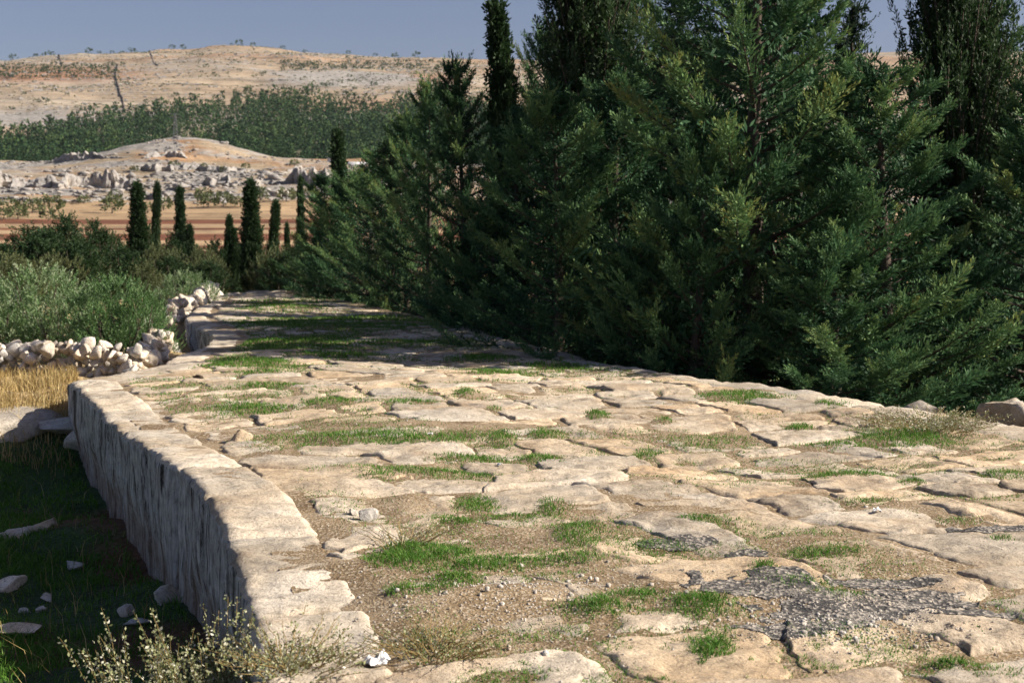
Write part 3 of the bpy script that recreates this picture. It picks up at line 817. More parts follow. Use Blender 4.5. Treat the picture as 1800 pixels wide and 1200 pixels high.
single_rock('small grey stone between the boulder and the wall', 118, 950, 34, -.78, 506, (1, .7, .4))
single_rock('little round pebble in the left of a pair in the dark grass', 30, 1028, 20, -.78, 507)
single_rock('little round pebble at the right of a pair in the dark grass', 54, 1030, 20, -.78, 508)
single_rock('brownish stone above the pebble pair by the red soil', 70, 1008, 24, -.78, 509, mat=M_RUBBLE)
single_rock('tan block of fallen stone against the far foot of the wall', 150, 775, 60, -.62, 510, (1, .8, .7), M_RUBBLE)
single_rock('white flat rock step below the corner of the wall', 105, 768, 80, -.60, 511, (1, .7, .45))
single_rock('smooth white bedrock hump behind the wall corner at the sunlit bank', 40, 762, 250, -.62, 512, (1, .55, .20), M_ROCK, sink=2.2)
single_rock('low grey rock sunk in the bottom left of the ditch', 20, 1085, 90, -.74, 513, (1, .6, .25))
single_rock('dark wedge of stone at the wall foot under the overhang', 285, 1030, 50, -.74, 514, (1, .8, .6))
for lab, x, y, sz, dz, seed, ax in [('large pale boulder beyond the right kerb at the picture edge', 5.35, 15.2, .44, -.12, 521, (1, .8, .75)), ('smaller tan boulder just right of the large pale one beyond the kerb', 5.85, 15.4, .34, -.2, 522, (1, .8, .6)),
                                 ('shaded grey boulder under the conifers left of the large pale one', 4.75, 16.2, .40, -.22, 523, (1, .8, .55))]:
    o = obj('rock', mesh('rock', rock_shape(seed, ICO3, 9, ax, 0.16) * sz, ICO3[1], M_RUBBLE if seed < 523 else M_ROCK), None, (x, y, gz0(x, y) + sz * .3), (0, 0, seed % 6)); tag(o, lab, 'rock')

def on_road(px, py):
    x, y = at(px, py, 0.0); z, _, _ = surf(x, y); x, y = at(px, py, z); return x, y, surf(x, y)[0]
x, y, z = on_road(640, 918)
o = obj('rock', mesh('rock', rock_shape(531, ICO3, 8, (1, .75, .8), 0.14) * 0.075, ICO3[1], M_ROCK), None, (x, y, z + 0.035), (0, 0, .4))
tag(o, 'grey fist sized rock lying on the sandy patch of the road', 'rock')
x, y, z = on_road(616, 908)
o = obj('rock', mesh('rock', rock_shape(532, ICO3, 8, (1, .75, .6), 0.14) * 0.042, ICO3[1], M_ROCK), None, (x, y, z + 0.015), (0, 0, 2))
tag(o, 'small grey chip of rock just left of the fist sized one', 'rock')
x, y, z = on_road(345, 665)
o = obj('clod', mesh('clod', rock_shape(533, ICO3, 8, (1, .75, .6), 0.2) * 0.07, ICO3[1], M_SOIL), None, (x, y, z + 0.03))
tag(o, 'dark clod of earth on the pale stone behind the wall corner', 'clod')
x, y, z = on_road(418, 775)
o = obj('rock', mesh('rock', rock_shape(534, ICO3, 6, (1, .7, .6), 0.14) * 0.15, ICO3[1], M_PAVE), None, (x, y, z + 0.0), (0, 0, 1.2))
tag(o, 'tan rounded lump of stone standing proud beside the left kerb', 'rock')

# gravel
def build_gravel():
    rng = np.random.default_rng(541)
    N = 3500
    y = 4.8 * np.exp(rng.uniform(0, np.log(14 / 4.8), N)); x = rng.uniform(-0.40, 0.40, N) * y
    extra = [(1500, 1080, 190, 40, 700), (1560, 1060, 100, 25, 500), (850, 1090, 260, 50, 500), (960, 1030, 200, 30, 300), (1480, 1120, 200, 25, 600)]
    for (a, b_, w, h, n) in extra:
        gx, gy = rng.normal(a, w * .55, n), rng.normal(b_, h * .6, n)
        Y = 2500 * 1.6 / (gy - 420); x = np.r_[x, (gx - 900) / 2500 * Y]; y = np.r_[y, Y]
    u, v = to_uv(x, y); ok = (u > uL(v) + 0.4) & (u < uR(v) - 0.3)
    V, Fc = [], []; k = 0
    bv, bf = ICO1
    zz, idd, _ = surfs(x[ok], y[ok])
    for i, (xi, yi) in enumerate(zip(x[ok], y[ok])):
        z, isd = zz[i], idd[i]
        big = i > ok[:N].sum()
        if not isd and not big and rng.random() < 0.9: continue
        s = rng.uniform(0.002, 0.0055) * (1.3 if big else 1.0) * (2.2 if rng.random() < 0.05 else 1)
        q = bv * rng.uniform(0.6, 1.2, 3) + rng.normal(0, 0.12, bv.shape)
        V.append(q * s + np.array([xi, yi, z + s * 0.3])); Fc.append(bf + k); k += len(bv)
    tag(obj('gravel', mesh('gravel', np.concatenate(V), np.concatenate(Fc), M_RUBBLE)), 'loose pale gravel scattered on the dirt between paving stones', kind='stuff')
build_gravel()

# asphalt remains
def asphalt(px, py, w, h, seed, thr=0.0):
    x0, y0 = at(px, py); 
    n = 56
    gx = np.linspace(px - w * 1.3, px + w * 1.3, n * 2); gy = np.linspace(py - h * 1.3, py + h * 1.3, n)
    GX, GY = np.meshgrid(gx, gy)
    Y = 2500 * CAM_H / (GY - 420); X = (GX - 900) / 2500 * Y
    m = 1 - ((GX - px) / w) ** 2 - ((GY - py) / h) ** 2 + 0.8 * fbm(X * 3.0, Y * 2.2, seed=seed, oct=3) + 0.6 * fbm(X * 14.0, Y * 9.0, seed=seed + 50, oct=4) - thr
    Z = np.zeros_like(X); D = np.zeros_like(X)
    sel = m > -0.3
    zs, _, _ = surfs(X[sel], Y[sel]); Z[sel] = zs
    for _ in range(2):                              # tar bridges the joints
        Z = np.maximum(Z, (np.roll(Z, 1, 0) + np.roll(Z, -1, 0) + np.roll(Z, 1, 1) + np.roll(Z, -1, 1)) / 4)
    Z = Z + 0.003 + 0.003 * np.clip(m, -1, 0.6)
    f = grid_faces(*X.shape); keep = (m.ravel()[f] > 0).all(1)
    f = f[keep]
    if len(f) == 0: return
    idx, inv = np.unique(f.ravel(), return_inverse=True)
    v = np.stack([X.ravel(), Y.ravel(), Z.ravel()], 1)[idx]
    obj('asphalt_patch', mesh('asphalt_patch', v, inv.reshape(f.shape), M_TAR, True), ROAD)
for a in [(1300, 1040, 150, 24, 601), (1470, 1085, 160, 26, 602), (1540, 1065, 150, 20, 603), (1320, 978, 45, 12, 604), (1190, 958, 60, 10, 605), (1760, 937, 70, 11, 606), (1400, 1118, 100, 14, 607), (1560, 1030, 100, 8, 608), (1740, 1085, 60, 6, 609)]:
    asphalt(*a)

# ------------------------------------------------------------------ foliage machinery
def unit(a):
    return a / np.maximum(np.linalg.norm(a, axis=-1, keepdims=True), 1e-9)

def tube(path, rad, sides=5):
    path = np.asarray(path, float); n = len(path)
    d = unit(np.gradient(path, axis=0))
    ref = np.where(np.abs(d[:, 2:3]) > 0.9, np.array([[1.0, 0, 0]]), np.array([[0, 0, 1.0]]))
    a = unit(np.cross(d, ref)); b = np.cross(d, a)
    th = np.linspace(0, 2 * np.pi, sides, endpoint=False)
    v = path[:, None] + (a[:, None] * np.cos(th)[None, :, None] + b[:, None] * np.sin(th)[None, :, None]) * np.asarray(rad)[:, None, None]
    f = []
    for i in range(n - 1):
        for j in range(sides):
            k = (j + 1) % sides
            f.append((i * sides + j, i * sides + k, (i + 1) * sides + k, (i + 1) * sides + j))
    return v.reshape(-1, 3), np.array(f)

def merge(parts):
    V, Fc, k = [], [], 0
    for v, f in parts:
        V.append(v); Fc.append(f + k); k += len(v)
    return np.concatenate(V), np.concatenate(Fc)

def plumes(P, A, L, W, n, rng, tint, blade_l, blade_w, flare=0.75):
    """each plume is a spindle of n slim leaf sprays round an axis"""
    K = len(P); A = unit(A)
    t = (np.arange(n)[None] + rng.uniform(0, 1, (K, n))) / n
    ref = unit(rng.normal(size=(K, 3)))
    s1 = unit(np.cross(A, ref)); s2 = np.cross(A, s1)
    ph = rng.uniform(0, 2 * np.pi, (K, n))
    rad = s1[:, None] * np.cos(ph)[..., None] + s2[:, None] * np.sin(ph)[..., None]
    prof = np.clip(1.04 - t, 0, 1) ** 0.55 * np.minimum(1, t * 5 + 0.35)
    org = P[:, None] + A[:, None] * (t * L[:, None])[..., None] + rad * (W[:, None] * prof * 0.45 * rng.uniform(0, 1, (K, n)))[..., None]
    d = unit(A[:, None] * 0.75 + rad * flare * (1.05 - t)[..., None] + rng.normal(0, 0.18, (K, n, 3)) + np.array([0, 0, 0.12]))
    bl = blade_l * rng.uniform(0.6, 1.3, (K, n)) * (0.55 + 0.6 * prof)
    side = unit(np.cross(d, rng.normal(size=(K, n, 3))))
    bw = blade_w * rng.uniform(0.7, 1.3, (K, n))
    a = org; m = org + d * (bl * 0.45)[..., None]; tip = org + d * bl[..., None]
    V = np.stack([a, m + side * bw[..., None], tip, m - side * bw[..., None]], 2).reshape(-1, 3)
    Fq = np.arange(K * n * 4).reshape(-1, 4)
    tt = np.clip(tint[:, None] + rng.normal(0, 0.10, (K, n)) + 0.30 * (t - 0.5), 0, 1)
    return V, Fq, np.repeat(tt.ravel(), 4)

def conifer(kind, seed, H, R, name, leafmat, nb, n_sub, n_spray, base=0.02, plume=(0.26, 0.5), bl=0.085, bw=0.011, elev=(0.1, 0.55), sweep=0.35, side_w=1.0, lopsided=0.25):
    """returns the meshes of a trunk with limbs and of its crown"""
    rng = np.random.default_rng(seed)
    parts = []
    lean = rng.normal(0, 0.04, 2) * H
    hh = np.linspace(0, 1, 9)
    tp = np.stack([lean[0] * hh ** 1.5 + 0.03 * np.sin(hh * 6 + seed), lean[1] * hh ** 1.5 + 0.03 * np.cos(hh * 5 + seed), hh * H * 0.97], 1)
    parts.append(tube(tp, 0.028 * H ** 0.9 * (1 - hh * 0.93) + 0.006, 7))
    P, A, L, W, T = [], [], [], [], []; inner = []
    oct_ph = rng.uniform(0, 6.28, 3)
    for b in range(nb):
        q = (b + rng.uniform(0, 1)) / nb
        q = base + (1 - base) * q ** 1.08
        az = b * 2.399 + rng.normal(0, 0.5)
        if kind == 'spread':
            prof = (1 - q) ** 0.62 * (0.80 + 0.20 * np.sin(np.pi * min(1, q * 2.2 + 0.25))) + 0.05
        elif kind == 'column':
            prof = min(1.0, q * 6 + 0.4) * (1 - q) ** (0.9 if H < 7 else 0.6) * 1.2
        elif kind == 'cedar':
            prof = (1 - q) ** 0.85 + 0.05
        elif kind == 'bush':
            prof = math.sqrt(max(0.0, 1 - (q - 0.15) ** 2 / 0.75)) * 0.9 + 0.1
        r = R * prof * rng.uniform(0.72, 1.15) * (1 + lopsided * math.sin(az + oct_ph[0]) * 0.6 + lopsided * 0.6 * math.sin(2 * az + oct_ph[1] + q * 5))
        r = max(r, 0.08)
        el0 = rng.uniform(*elev) + (0.3 * q if kind != 'cedar' else 0.15 * q)
        s = np.linspace(0, 1, 7)
        up = r * (np.tan(min(el0, 1.15)) * s * 0.8 + sweep * s ** 2)
        if kind == 'column':
            up = up + r * 1.2 * s
        start = np.array([np.interp(q, hh, tp[:, 0]), np.interp(q, hh, tp[:, 1]), q * H * 0.97])
        drop = min(0.0, 0)
        bend = rng.normal(0, 0.18)
        azs = az + bend * s
        path = start[None] + np.stack([np.cos(azs) * r * s, np.sin(azs) * r * s, up], 1)
        if kind in ('spread', 'bush'):
            path[:, 2] -= r * 0.30 * (1 - q)        # limbs leave the trunk lower than their tips
        path[:, 2] = np.maximum(path[:, 2], 0.05 + 0.05 * s)
        parts.append(tube(path[:6], (0.008 + 0.009 * r) * (1 - s[:6] * 0.85) + 0.003, 4))
        m = max(3, int(n_sub * (0.35 + 0.65 * r / R)))
        ss = 0.12 + 0.88 * np.sqrt((np.arange(m) + rng.uniform(0, 1, m)) / m)
        pos = np.stack([np.interp(ss, s, path[:, i]) for i in range(3)], 1)
        tan = unit(np.stack([np.interp(ss, s, np.gradient(path[:, i], s)) for i in range(3)], 1))
        sgn = np.where(np.arange(m) % 2 == 0, 1.0, -1.0)
        sid = unit(np.cross(tan, np.array([0, 0, 1.0]))) * sgn[:, None]
        if kind == 'cedar':
            ax = unit(tan * 0.8 + sid * side_w * rng.uniform(0.4, 1.1, m)[:, None] + np.array([0, 0, 0.12]) + rng.normal(0, 0.12, (m, 3)))
        elif kind == 'column':
            ax = unit(tan * 0.5 + sid * 0.25 + np.array([0, 0, 0.9]) + rng.normal(0, 0.16, (m, 3)))
        else:
            ax = unit(tan * 0.95 + sid * side_w * rng.uniform(0.2, 1.0, m)[:, None] + np.array([0, 0, 0.20]) + rng.normal(0, 0.22, (m, 3)))
        ln = rng.uniform(*plume, m) * (0.65 + 0.5 * min(1.0, r / R + 0.2)) * (1.15 - 0.3 * ss) * (1 - 0.5 * q if kind == 'column' else 1)
        if kind in ('spread', 'cedar'):                 # the limb ends in one long upswept finger
            ax[-1] = unit(tan[-1] + np.array([0, 0, 0.35])); ln[-1] = plume[1] * rng.uniform(0.75, 1.2); pos[-1] = path[-2]
        inner.append(path[1] + (path[4] - path[1]) * rng.uniform(0, 1, (7, 1)) + rng.normal(0, 0.10, (7, 3)) * r)
        P.append(pos - ax * (ln * 0.3)[:, None]); A.append(ax); L.append(ln); W.append(ln * rng.uniform(0.28, 0.42, m))
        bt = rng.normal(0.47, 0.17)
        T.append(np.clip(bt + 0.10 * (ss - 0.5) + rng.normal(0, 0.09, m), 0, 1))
    # leader
    m = 10 if kind != 'bush' else 2
    z0 = np.linspace(0.86, 0.99, m)
    P.append(np.stack([np.interp(z0, hh, tp[:, 0]), np.interp(z0, hh, tp[:, 1]), z0 * H * 0.97], 1)); A.append(unit(rng.normal(0, 0.3, (m, 3)) + np.array([0, 0, 1.0])))
    L.append(np.full(m, plume[1] * 0.7)); W.append(np.full(m, plume[1] * 0.2)); T.append(rng.uniform(0.3, 0.6, m))
    P, A, L, W, T = map(np.concatenate, (P, A, L, W, T))
    V, Fq, tt = plumes(P, A, L, W, n_spray, rng, T, bl, bw)
    # foliage added to fill the crown and block light; dark tint paints its shade
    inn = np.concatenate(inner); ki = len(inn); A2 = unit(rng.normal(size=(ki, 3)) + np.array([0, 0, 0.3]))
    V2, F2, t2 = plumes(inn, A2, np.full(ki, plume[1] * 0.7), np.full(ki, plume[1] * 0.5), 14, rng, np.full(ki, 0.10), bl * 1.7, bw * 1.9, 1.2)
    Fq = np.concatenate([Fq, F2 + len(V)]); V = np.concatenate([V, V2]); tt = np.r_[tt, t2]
    kz = H / np.percentile(V[:, 2], 99.9); kr = R / np.percentile(np.hypot(V[:, 0], V[:, 1]), 97)
    V = V * np.array([kr, kr, kz]); parts = [(v_ * np.array([kr, kr, kz]), f_) for v_, f_ in parts]
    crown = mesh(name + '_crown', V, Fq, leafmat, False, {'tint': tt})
    tv, tf = merge(parts)
    trunk = mesh(name + '_trunk', tv, tf, M_BARK, True)
    return trunk, crown

def tree(name, kit, x, y, z, rot, scale, label, cat, group=None):
    root = tag(obj(name, None, None, (x, y, z), (0, 0, rot), scale), label, cat, group)
    obj('trunk', kit[0], root); obj('crown', kit[1], root)
    return root

SPREAD = [conifer('spread', 700 + i, 6.0, 2.8, 'spreading_cypress', M_CYP, 92, 25, 52, lopsided=0.22, plume=(0.30, 0.60), bl=0.075, bw=0.0088, elev=(-0.05, 0.28), sweep=0.25) for i in range(3)]
SPREAD_LOW = [conifer('spread', 720 + i, 4.2, 2.4, 'spreading_cypress', M_CYP, 58, 24, 52, lopsided=0.25, plume=(0.30, 0.56), bl=0.075, bw=0.0090, elev=(-0.05, 0.28), sweep=0.25) for i in range(2)]
COLUMN = [conifer('column', 740 + i, 6.0, 0.62, 'columnar_cypress', M_COLUMN, 230, 7, 30, plume=(0.26, 0.50), bl=0.085, bw=0.014, elev=(0.6, 1.0), lopsided=0.10) for i in range(3)]
CEDAR = [conifer('cedar', 760 + i, 6.0, 2.2, 'cedar', M_CEDAR, 60, 19, 34, plume=(0.26, 0.5), bl=0.07, bw=0.010, elev=(-0.05, 0.22), sweep=0.05, side_w=1.2) for i in range(2)]
COLUMN_BIG = [conifer('column', 750, 8.0, 0.95, 'columnar_cypress', M_COLUMN, 340, 8, 28, plume=(0.28, 0.55), bl=0.07, bw=0.010, elev=(0.6, 1.0), lopsided=0.12)]

def mass_shrub(seed, H, R, name, leafmat, K, n, shape, ln, bl, bw, upward, tint=(0.45, 0.15), lobes=5):
    """a dense shrub of many upright shoots: several overlapping rounded or pointed clumps"""
    rng = np.random.default_rng(seed); P, A = [], []; parts = []
    for c in range(lobes):
        a = c * 2.4 + rng.uniform(0, 1); d = 0 if c == 0 else R * rng.uniform(0.30, 0.55)
        cx, cy = d * math.cos(a), d * math.sin(a); cr = R * (0.75 if c == 0 else rng.uniform(0.45, 0.65)); ch = H * (1.0 if c == 0 else rng.uniform(0.6, 0.92))
        k = int(K / lobes * (1.6 if c == 0 else 0.85))
        q = rng.uniform(0.03, 1, k) ** 0.9; az = rng.uniform(0, 6.28, k)
        pr = np.sqrt(np.clip(1 - q ** 2.2, 0, 1)) if shape == 'dome' else (1 - q) ** 0.75 * np.minimum(1, 0.7 + q * 2)
        rr = cr * pr * np.sqrt(rng.uniform(0.15, 1, k)) * (1 + 0.18 * np.sin(3 * az + c) * np.cos(5 * q + c))
        P.append(np.stack([cx + np.cos(az) * rr, cy + np.sin(az) * rr, q * ch * 0.9], 1))
        A.append(unit(np.stack([np.cos(az) * (1.1 - 0.6 * q), np.sin(az) * (1.1 - 0.6 * q), np.full(k, upward)], 1) + rng.normal(0, 0.28, (k, 3))))
        for g in range(5):
            b = a + g * 1.3; parts.append(tube([(cx * 0.3, cy * 0.3, -0.05), (cx + 0.3 * cr * math.cos(b), cy + 0.3 * cr * math.sin(b), ch * 0.45), (cx + 0.5 * cr * math.cos(b), cy + 0.5 * cr * math.sin(b), ch * 0.8)], [0.03 * H ** .5, 0.016, 0.006], 4))
    P = np.concatenate(P); A = np.concatenate(A); k = len(P); L = rng.uniform(*ln, k)
    V, Fq, tt = plumes(P, A, L, L * 0.35, n, rng, np.clip(rng.normal(*tint, k), 0, 1), bl, bw)
    kz = H / np.percentile(V[:, 2], 99.8); V = V * np.array([1, 1, kz])
    return mesh(name + '_trunk', *merge(parts), M_BARK, True), mesh(name + '_crown', V, Fq, leafmat, False, {'tint': tt})
BUSH = [mass_shrub(780 + i, 1.6, 1.4, 'olive_bush', M_OLIVE, 1100, 34, 'dome', (0.16, 0.36), 0.055, 0.0075, 1.0, ((0.52, 0.2), (0.27, 0.16))[i]) for i in range(2)]
SCRUB = [mass_shrub(790 + i, 1.6, 1.2, 'scrub_bush', M_SCRUB, 520, 26, 'dome', (0.2, 0.4), 0.08, 0.013, 1.2) for i in range(2)]
CONE = [mass_shrub(795 + i, 3.0, 1.3, 'conifer_bush', M_COLUMN, 760, 28, 'cone', (0.25, 0.5), 0.09, 0.014, 1.0, (0.32, 0.14), 6) for i in range(2)]

def tp(px, Y): return (px - 900) / 2500.0 * Y
RT = 'conifers along the right side of the road'
GR = -0.95
right_trees = [
    # name, kit, px, Y, z, rot, (sx, sz), label
    ('spreading_cypress', SPREAD[0], 1325, 19.7, GR, 0.3, (1.22, 1.36), 'huge spreading blue green cypress whose plumes fill the right of the scene', 'cypress'),
    ('spreading_cypress', SPREAD[1], 1080, 22.6, GR, 2.1, (0.92, 0.86), 'spreading cypress leaning over the kerb left of the huge one', 'cypress'),
    ('spreading_cypress', SPREAD[2], 1560, 18.7, GR, 4.2, (0.90, 0.82), 'bushy spreading cypress right of the huge one at the kerb bend', 'cypress'),
    ('spreading_cypress', SPREAD_LOW[0], 1810, 19.3, GR, 1.0, (0.95, 1.0), 'low dark spreading cypress at the right picture edge above the boulders', 'cypress'),
    ('columnar_cypress', COLUMN_BIG[0], 1690, 23.5, GR, 0.0, (1.15, 1.25), 'tall dark columnar cypress rising alone near the right picture edge', 'cypress'),
    ('columnar_cypress', COLUMN_BIG[0], 1042, 26.5, GR, 1.0, (1.35, 1.2), 'broad dark columnar cypress cut by the top of the picture', 'cypress'),
    ('columnar_cypress', COLUMN[2], 898, 29.5, GR, 2.0, (0.75, 1.24), 'thin columnar cypress touching the top of the picture', 'cypress'),
    ('cedar', CEDAR[0], 1190, 25.0, GR, 0.5, (1.05, 1.18), 'cedar with dark level boughs behind the huge spreading cypress', 'cedar'),
    ('cedar', CEDAR[1], 1490, 25.5, GR, 1.5, (0.80, 1.12), 'cedar with ragged open top behind the bushy spreading cypress', 'cedar'),
    ('spreading_cypress', SPREAD[1], 818, 29.8, GR, 4.0, (0.62, 1.05), 'slim pointed cypress with a feathery tip rising above the far hill', 'cypress'),
    ('spreading_cypress', SPREAD_LOW[1], 930, 26.2, GR, 3.0, (1.0, 1.15), 'low spreading cypress under the thin columnar one', 'cypress'),
    ('spreading_cypress', SPREAD[0], 755, 33.6, GR, 5.0, (0.66, 1.05), 'mid height cypress with upturned branches left of the slim pointed one', 'cypress'),
    ('cedar', CEDAR[0], 690, 36.0, GR, 3.3, (0.88, 0.86), 'cedar with layered boughs overhanging the shaded far road', 'cedar'),
    ('columnar_cypress', COLUMN[0], 607, 43.5, GR, 4.0, (0.62, 0.98), 'narrow cypress spire above the last bushes of the right row', 'cypress'),
    ('spreading_cypress', SPREAD_LOW[0], 618, 41.6, GR, 2.4, (1.0, 1.10), 'rounded spreading cypress at the far end of the right row', 'cypress'),
    ('spreading_cypress', SPREAD[1], 650, 39.4, GR, 1.3, (0.78, 0.84), 'dense cypress between the layered cedar and the far end of the right row', 'cypress'),
    ('spreading_cypress', SPREAD[2], 585, 44.0, GR, 5.3, (0.74, 0.76), 'dense cypress nearly last of the right row beneath the narrow spire', 'cypress'),
    ('spreading_cypress', SPREAD[0], 715, 35.6, GR, 0.7, (0.62, 0.95), 'cypress crowding the layered cedar on its right', 'cypress'),
    ('spreading_cypress', SPREAD_LOW[1], 560, 45.5, GR, 0.4, (0.62, 0.70), 'last small cypress where the road disappears', 'cypress'),
    ('spreading_cypress', SPREAD_LOW[1], 1215, 18.8, GR, 5.2, (0.70, 1.02), 'low cypress growth at the foot of the huge spreading one', 'cypress'),
    ('spreading_cypress', SPREAD[2], 985, 21.2, GR, 0.2, (0.72, 0.80), 'dense cypress hanging over the kerb where the shade begins', 'cypress'),
    ('spreading_cypress', SPREAD_LOW[0], 1110, 19.4, GR, 3.9, (0.62, 0.60), 'small cypress at the kerb in front of the leaning spreading one', 'cypress'),
    ('spreading_cypress', SPREAD_LOW[1], 880, 25.6, GR, 2.9, (0.62, 0.80), 'dense low cypress overhanging the shaded kerb beyond the first overhanging one', 'cypress'),
    ('spreading_cypress', SPREAD_LOW[1], 1480, 17.5, GR, 1.2, (0.75, 0.62), 'low cypress growth behind the kerb between the two large ones', 'cypress'),
    ('spreading_cypress', SPREAD[2], 1830, 22.0, GR, 2.5, (0.9, 0.95), 'tall cypress mostly outside the right picture edge', 'cypress'),
    ('spreading_cypress', SPREAD[1], 1200, 27.0, GR, 0.9, (1.15, 1.06), 'broad cypress half hidden behind the huge spreading one', 'cypress'),
    ('spreading_cypress', SPREAD[0], 962, 32.5, GR, 2.7, (0.66, 1.25), 'tall cypress filling the gap between the thin and the broad dark columns', 'cypress'),
    ('spreading_cypress', SPREAD[2], 1130, 29.5, GR, 4.9, (0.85, 1.30), 'tall cypress filling the gap right of the broad dark column', 'cypress'),
    ('spreading_cypress', SPREAD[1], 1740, 25.5, GR, 3.7, (0.95, 1.20), 'tall cypress close behind the dark column near the right picture edge', 'cypress'),
    ('spreading_cypress', SPREAD[1], 1345, 24.0, GR, 5.6, (1.0, 1.15), 'dark cypress directly behind the trunk of the huge spreading one', 'cypress'),
    ('spreading_cypress', SPREAD[2], 1440, 26.5, GR, 3.1, (1.1, 0.92), 'broad cypress half hidden behind the bushy spreading one', 'cypress'),
    ('spreading_cypress', SPREAD[0], 1700, 27.5, GR, 1.9, (1.1, 0.90), 'broad cypress behind the tall dark column at the right', 'cypress'),
    ('spreading_cypress', SPREAD_LOW[0], 845, 29.3, GR, 4.4, (0.60, 0.62), 'low cypress at the road edge between the slim pointed and low spreading ones', 'cypress'),
]
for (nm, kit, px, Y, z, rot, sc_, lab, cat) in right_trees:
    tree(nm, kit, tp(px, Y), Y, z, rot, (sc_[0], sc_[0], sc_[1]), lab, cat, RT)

# left and far end of the road
def gz(x, y): return float(terrain(np.array([x]), np.array([y]))[0])
olives = [(70, 24.0, 1.0, 0.98, 'big silvery olive bush behind the tumbled wall, the middle of three'), (205, 22.6, 0.78, 0.86, 'big dense green olive bush at the right end of the tumbled wall'),
          (-60, 24.5, 1.1, 0.92, 'silvery olive bush cut by the left picture edge'), (322, 37.5, 0.80, 0.86, 'small silvery olive bush above the low line of white stones')]
for i, (px, Y, s, sz, lab) in enumerate(olives):
    x = tp(px, Y); tree('olive_bush', BUSH[1 if i == 1 else 0], x, Y, gz(x, Y) - 0.05, i * 1.7, (s, s, sz), lab, 'olive bush', 'olive bushes left of the road')

cols = [(245, 52, 322, 500, .72), (272, 62, 320, 470, .48), (320, 60, 330, 480, .60), (335, 57, 395, 480, .45), (398, 56, 378, 505, .42), (412, 55, 400, 505, .50), (442, 54, 318, 507, .78), (478, 58, 352, 500, .55), (530, 66, 312, 480, .45), (505, 60, 392, 500, .32)]
clabs = ['leftmost tall cypress column of the far row, dark and broad', 'slender cypress column just right of the leftmost tall one', 'cypress column third from the left with a double tip', 'shorter cypress leaning on the double tipped one',
         'short cypress left of the broad pair', 'low cypress column pressed against the tallest broad one', 'tallest broad cypress column standing beside the end of the road', 'pointed cypress right of the tallest broad one', 'slim cypress by the end of the conifer row under the white house',
         'tiny thin cypress between the pointed and slim ones', 'stout dark cypress among the bushes at the far left']
for i, (px, Y, top, bot, w) in enumerate(cols):
    x = tp(px, Y); g = gz(x, Y); zt = CAM_H + (420 - top) / 2500 * Y
    tree('columnar_cypress', COLUMN[i % 3], x, Y, g, i * 2.1, (w, w, (zt - g) / 6.0), clabs[i], 'cypress', 'cypress columns at the end of the road')
bushes = [(118, 48, 372, 1.0, 'S', 'stout dark pointed conifer among the bushes at the far left'), (10, 45, 425, 1.2, 'S', 'dark conifer bush cut by the left picture edge'), (85, 46, 400, 1.1, 'S', 'dark conifer bush left of the stout pointed one'), (140, 45, 415, 1.0, 'S', 'low dark conifer bush in front of the ragged one'),
          (215, 46, 430, .8, 'S', 'low dark conifer bush before the leftmost tall column'), (430, 58, 425, .9, 'S', 'dark conifer bush behind the tallest broad column'), (505, 50, 440, .9, 'S', 'dark conifer bush at the mouth of the far road'), (50, 47, 395, 1.35, 'S', 'wide dark conifer bush at the far left below the ploughed fields'), (165, 49, 385, .9, 'S', 'ragged open conifer with bare top left of the cypress columns'), (205, 50, 410, .7, 'S', 'small conifer squeezed against the leftmost tall column'),
          (285, 51, 425, .9, 'B', 'olive green bush between the first cypress columns'), (355, 52, 430, 1.0, 'B', 'olive green bush between the double tipped column and the broad pair'), (310, 54, 405, .9, 'S', 'feathery conifer behind the olive green bushes'),
          (300, 50, 448, .9, 'S', 'dark conifer bush at the foot of the slender and double tipped columns'), (365, 50, 455, .8, 'S', 'dark conifer bush at the foot of the low columns'), (380, 56, 420, .9, 'S', 'feathery conifer left of the short columns'), (490, 53, 430, 1.0, 'B', 'pale scrubby bush right of the tallest broad column'), (525, 52, 415, .8, 'S', 'conifer bush closing the end of the road'),
          (20, 42, 440, 1.1, 'B', 'yellow green bush rising behind the silvery olive at the left edge'), (465, 60, 440, 1.0, 'B', 'scrub behind the tallest broad column'), (100, 44, 440, .9, 'B', 'scrub bush behind the middle olive bush'), (180, 46, 440, 1.0, 'B', 'scrub bush under the ragged open conifer'), (240, 46, 455, .9, 'B', 'scrub bush at the foot of the leftmost tall column')]
for i, (px, Y, top, w, k, lab) in enumerate(bushes):
    x = tp(px, Y); g = gz(x, Y); zt = CAM_H + (420 - top) / 2500 * Y
    if k == 'S': kit, H = CONE[i % 2], 3.0
    else: kit, H = SCRUB[i % 2], 1.6
    sc_ = (zt - g) / H
    sx = w * (1.25 if k == 'S' else 1.0)
    tree('conifer_bush' if k == 'S' else 'scrub_bush', kit, x, Y, g - 0.05, i * 1.3, (sx, sx, sc_), lab, 'bush', 'bushes at the end of the road')

